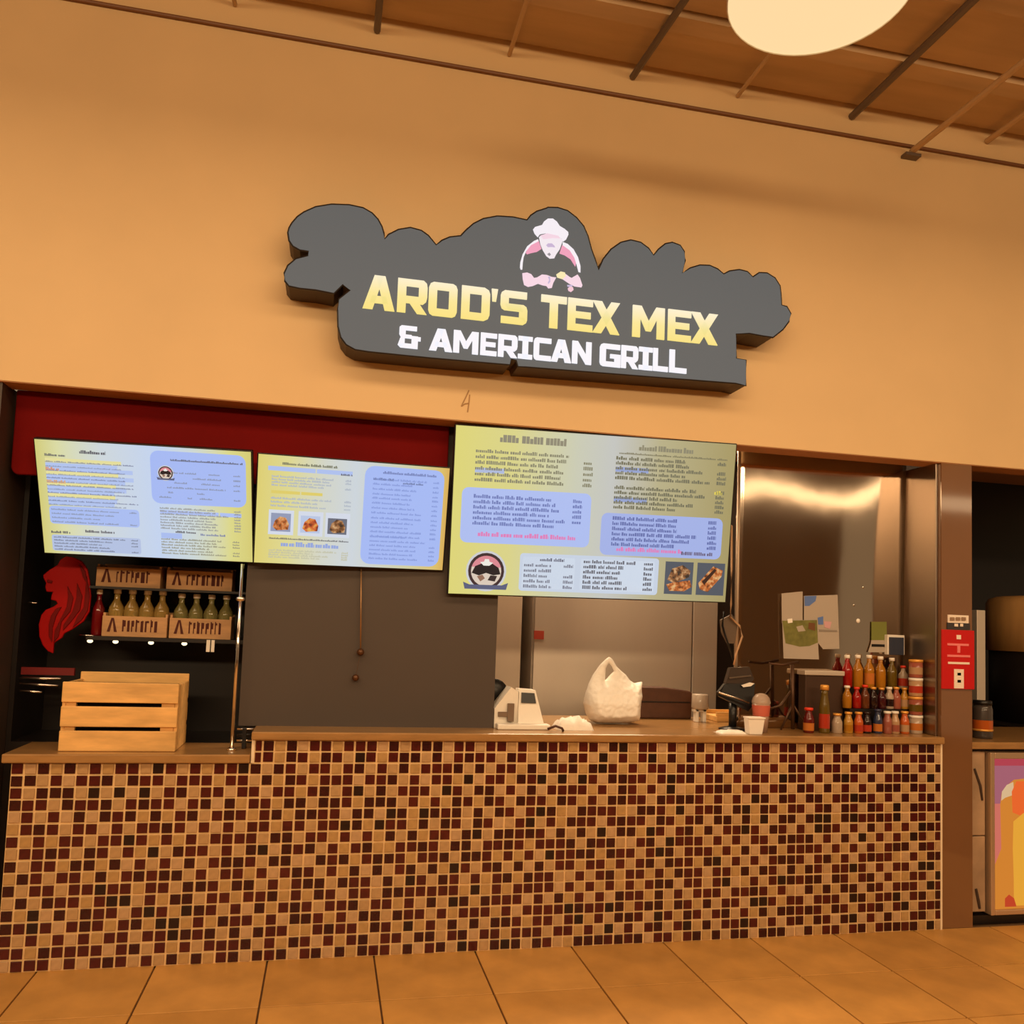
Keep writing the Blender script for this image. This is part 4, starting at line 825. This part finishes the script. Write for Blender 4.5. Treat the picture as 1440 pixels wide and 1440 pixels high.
for px, pt, mb, mc, ml, lb in ((1137, 995, CM('dark_red', (120, 24, 18)), redc, labo, 'small dark red bottle with orange label, leftmost in front row'), (1159, 963, olv, gold, labr, 'tall olive bottle with red lower label at the left'), (1177, 1003, wht, gold, None, 'squat pale jar with gold lid in the front row'),
                               (1193, 1001, yel, gold, amb, 'squat yellow jar with gold lid in the front row'), (1209, 1001, org, gold, labr, 'orange and red bottle in the front row'), (1222, 1001, dkk, dkk, labr, 'black bottle with red spot in the front row'),
                               (1239, 997, blu, blu, labo, 'dark blue can shaped bottle with orange mark in front row'), (1254, 1000, pnk, m_cap, None, 'pinkish bottle right of the dark blue one'), (1266, 1000, lab, m_cap, pnk, 'cream bottle with white cap in the front row'), (1281, 1000, org, gold, lab, 'orange bottle with cream label in the front row')):
    px = px if px < 1191 else 1191+(px-1191)*.9
    bt(px, 1030, pt, .125, z1, .030 if px < 1190 else .026, mb, mc, ml, lb, .62, (.1, .4))
xs = 4.738; zz = ZT
for k, (mb, lb) in enumerate(((wht, 'bottom snack tub of the stack beside the pillar'), (pnk, 'second snack tub of the stack beside the pillar'), (lab, 'third snack tub of the stack beside the pillar'), (pnk, 'top snack tub of the stack beside the pillar'))):
    t = thing('snack_tub', lb, 'tub', (xs, .14, zz), group='stacked snack tubs'); hh = .108
    bm = new(); lathe(bm, [(0, 0), (.036, 0), (.038, .006), (.038, .09), (0, .09)], 14); obj('tub_body', bm, mb, t, True, True)
    bm = new(); lathe(bm, [(0, .0902), (.04, .0902), (.04, .105), (0, .107)], 14); obj('lid', bm, gold if k % 2 else m_cap, t, True, True)
    bm = new(); lathe(bm, [(.0385, .02), (.0385, .06)], 14); obj('label_band', bm, (labo, olv, labr, lab)[k], t, True, True); zz += hh

# ------------------------------------------------------------------ pillar fittings
a = flat(1323.5, 1371, 886, 969, -.001); t = thing('red_notice', 'red notice sign with white lines fixed on the brown pillar', 'sign', ((a[0]+a[1])/2, -.004, a[2]))
bm = new(); box(bm, 4.796, 5.012, -.006, .004, a[2], a[3], .002); obj('plate', bm, mat('red_notice_red', srgb(196, 14, 14), .5), t)
def nl(px0, px1, py0, py1, m, nm='white_line'):
    b_ = flat(px0, px1, py0, py1, -.006); bm = new(); box(bm, b_[0], b_[1], -.0085, -.0059, b_[2], b_[3]); obj(nm, bm, m, t)
m_pw = mat('notice_white', (.9, .78, .66), .5); m_pp = mat('notice_pink', srgb(240, 130, 130), .5)
nl(1345, 1351, 893, 899, m_pw, 'white_dot'); nl(1332, 1362, 905, 908, m_pp); nl(1346, 1350, 908, 918, m_pp); nl(1332, 1364, 921, 924, m_pp); nl(1333, 1363, 931, 934, m_pw)
nl(1341.5, 1355, 941, 968, m_pw, 'white_panel'); nl(1346, 1351, 946, 950, m_grout, 'print_spot'); nl(1346, 1351, 956, 960, m_grout, 'print_spot')
a = flat(1333, 1362, 865, 876, -.001); t = thing('hours_sticker', 'cream sticker with grey blocks above the red notice', 'sticker', ((a[0]+a[1])/2, 0, a[2]))
bm = new(); box(bm, a[0], a[1], -.002, .004, a[2], a[3]); obj('sheet', bm, m_pw, t); m_gp = mat('grey_block', srgb(150, 120, 95), .6)
for u in (1336, 1344, 1352): nl(u, u+6, 868, 872.5, m_gp, 'grey_block')
a = flat(1332, 1364, 876, 885, -.001); t = thing('dark_sticker', 'small dark blue sticker just above the red notice', 'sticker', ((a[0]+a[1])/2, 0, a[2]))
bm = new(); box(bm, a[0], a[1], -.002, .004, a[2], a[3]); obj('sheet', bm, mat('slate_sticker', srgb(60, 56, 58), .5), t); nl(1342, 1347, 877, 881, m_pw, 'white_mark'); nl(1350, 1354, 877, 881, m_pw, 'white_mark')

# ------------------------------------------------------------------ next stall on the right
bm = new(); box(bm, 5.012, 8, .02, .8, .995, 1.035, .004); tag(obj('stall_worktop', bm, m_top), 'worktop of the next stall right of the pillar', 'worktop')
nb = thing('stall_counter', 'pale metal counter end of the next stall', 'counter', (5.6, .3, 0))
bm = new(); box(bm, 5.03, 8, .09, .7, .05, .99); obj('body', bm, m_pier, nb)
m_dm = mat('worn_metal', (.42, .28, .17), .5, noise=.25, nscale=6)
bm = new(); box(bm, 5.035, 5.125, .045, .0895, .50, .975, .004); obj('end_panel', bm, m_dm, nb)
bm = new(); box(bm, 5.035, 5.125, .045, .0895, .07, .494, .004); obj('end_panel', bm, m_dm, nb)
bm = new(); box(bm, 5.02, 8, .05, .0895, .0, .048); obj('kick_board', bm, m_black, nb)
bm = new(); tube(bm, [(5.052, .044, .88), (5.09, .04, .78), (5.105, .044, .70)], .007, 6); obj('scratch_handle', bm, m_pier, nb)
bm = new(); tube(bm, [(5.06, .044, .2), (5.075, .04, .13), (5.085, .044, .09)], .008, 6); obj('scratch_handle', bm, m_pier, nb)
LX0, LX1, LZ0, LZ1, LYF = 5.14, 6.3, .055, .975, .03
lb = thing('poster_lightbox', 'metal framed lit poster of an orange drink on the stall counter', 'poster', ((LX0+LX1)/2, LYF, LZ0))
m_fr = mat('frame_metal', (.62, .44, .28), .35, .6)
for bb in ((LX0, LX0+.028, LZ0, LZ1), (LX1-.028, LX1, LZ0, LZ1), (LX0+.0285, LX1-.0285, LZ0, LZ0+.028), (LX0+.0285, LX1-.0285, LZ1-.035, LZ1)):
    bm = new(); box(bm, bb[0], bb[1], LYF-.012, .0895, bb[2], bb[3], .004); obj('frame_bar', bm, m_fr, lb)
PXa, PXb, PZa, PZb = LX0+.03, LX1-.03, LZ0+.03, LZ1-.037
def pq(u, v): return (PXa+(PXb-PXa)*u, PZb-(PZb-PZa)*v)
def pst(nm, pts, c, d): bm = new(); prism(bm, [pq(*p_) for p_ in pts], LYF-d, LYF+.004); obj(nm, bm, glow('poster_%d_%d_%d' % c, srgb(*c), .8), lb)
pst('poster_sheet', [(0, 0), (1, 0), (1, 1), (0, 1)], (222, 120, 104), 0)
pst('poster_band', [(0, 0), (1, 0), (1, .045), (0, .045)], (190, 70, 84), .0008)
pst('poster_patch', [(0, .045), (1, .045), (1, .2), (.1, .2), (.06, .3), (0, .3)], (176, 104, 120), .0006)
pst('drink_glass', [(0, 1), (.0, .72), (.045, .6), (.04, .3), (.05, .22), (.08, .18), (.125, .14), (.3, .12), (.45, .2), (.48, .6), (.5, 1)], (226, 140, 52), .0012)
pst('glass_rim', [(.045, .28), (.05, .22), (.08, .175), (.12, .155), (.125, .24), (.07, .26)], (232, 196, 150), .0018)
pst('drink_fill', [(.12, .98), (.12, .8), (.115, .6), (.12, .42), (.2, .35), (.4, .4), (.42, .98)], (246, 176, 60), .0018)
pst('fruit_slice', [(.115, .36), (.11, .22), (.14, .15), (.25, .15), (.28, .3), (.16, .38)], (250, 110, 48), .0024)
pst('strawberry', [(.065, .985), (.065, .93), (.09, .905), (.12, .93), (.135, .985)], (206, 70, 40), .0024)
a = flat(1385, 1394.5, 972, 1036, .12)
t = thing('syrup_jar', 'dark jar with orange label on the next stall worktop', 'jar', ((a[0]+a[1])/2+.03, .2, 1.0352)); r = .055
bm = new(); lathe(bm, [(0, 0), (r, 0), (r*1.02, .02), (r*1.02, .17), (r*.9, .2), (0, .2)], 18); obj('jar_body', bm, mat('smoky_jar', srgb(70, 62, 58), .25, coat=.3), t, True, True)
bm = new(); lathe(bm, [(r*1.04, .05), (r*1.04, .11)], 18); obj('orange_label', bm, CM('label_bright', (225, 110, 40)), t, True, True)
bm = new(); lathe(bm, [(r*1.045, .045), (r*1.06, .045), (r*1.06, .057), (r*1.045, .057)], 18); obj('gold_ring', bm, gold, t, True, True)
bm = new(); lathe(bm, [(0, .2), (r*.95, .2), (r*.95, .225), (0, .228)], 18); obj('lid', bm, m_blackp, t, True, True)
a = flat(1374, 1386, 858, 965, .3); bm = new(); box(bm, a[0], a[1], .3, .36, 1.036, a[3], .004); tag(obj('steel_upright', bm, m_steel2), 'narrow steel upright behind the pillar in the next stall', 'post')
a = flat(1386, 1460, 836, 916, .95); dx = at(1386, 875, 1.39).x+.32
t = thing('wooden_drum', 'tan wooden drum shaped hood in the dark next stall', 'hood', (dx, 1.12, 0))
bm = new(); lathe(bm, [(0, a[2]), (.42, a[2]), (.42, a[3]-.05), (.40, a[3]-.015), (.35, a[3]), (0, a[3])], 36, (dx, 1.12, 0)); obj('drum', bm, mat('drum_wood', (.50, .27, .09), .55, noise=.2, nscale=3, stretch=(4, 4, .6)), t, True)
bm = new(); lathe(bm, [(0, 1.036), (.40, 1.036), (.40, a[2]-.001), (0, a[2]-.001)], 36, (dx, 1.12, 0)); obj('stand', bm, m_black, t, True)
bm = new(); box(bm, dx-.6, dx+.6, .81, 1.6, 0, 1.034); obj('cabinet_base', bm, m_black, t)

# ------------------------------------------------------------------ pendant lamps of the hall
def pendant(x, y, label):
    t = thing('saucer_lamp', label, 'lamp', (x, y, 4.05), group='round hall lamps')
    r = .345
    bm = new(); lathe(bm, [(0, -.012), (r*.55, -.010), (r*.9, -.004), (r*.985, .004), (r*.985, .02), (0, .02)], 48); obj('diffuser', bm, mat('lamp_diffuser', (.06, .05, .04), .5, emit=(.98, .69, .36), es=1.0), t, True, True)
    bm = new(); lathe(bm, [(r*.99, .0), (r, .004), (r, .03), (r*.8, .08), (r*.3, .12), (0, .125)], 48); obj('shell', bm, mat('lamp_shell', (.7, .6, .45), .4), t, True, True)
    bm = new(); tube(bm, [(0, 0, .12), (0, 0, .655)], .008, 8); obj('stem', bm, m_joistd, t, True, True)
pendant(3.068, -1.463, 'large round glowing lamp hanging below the brown ceiling')
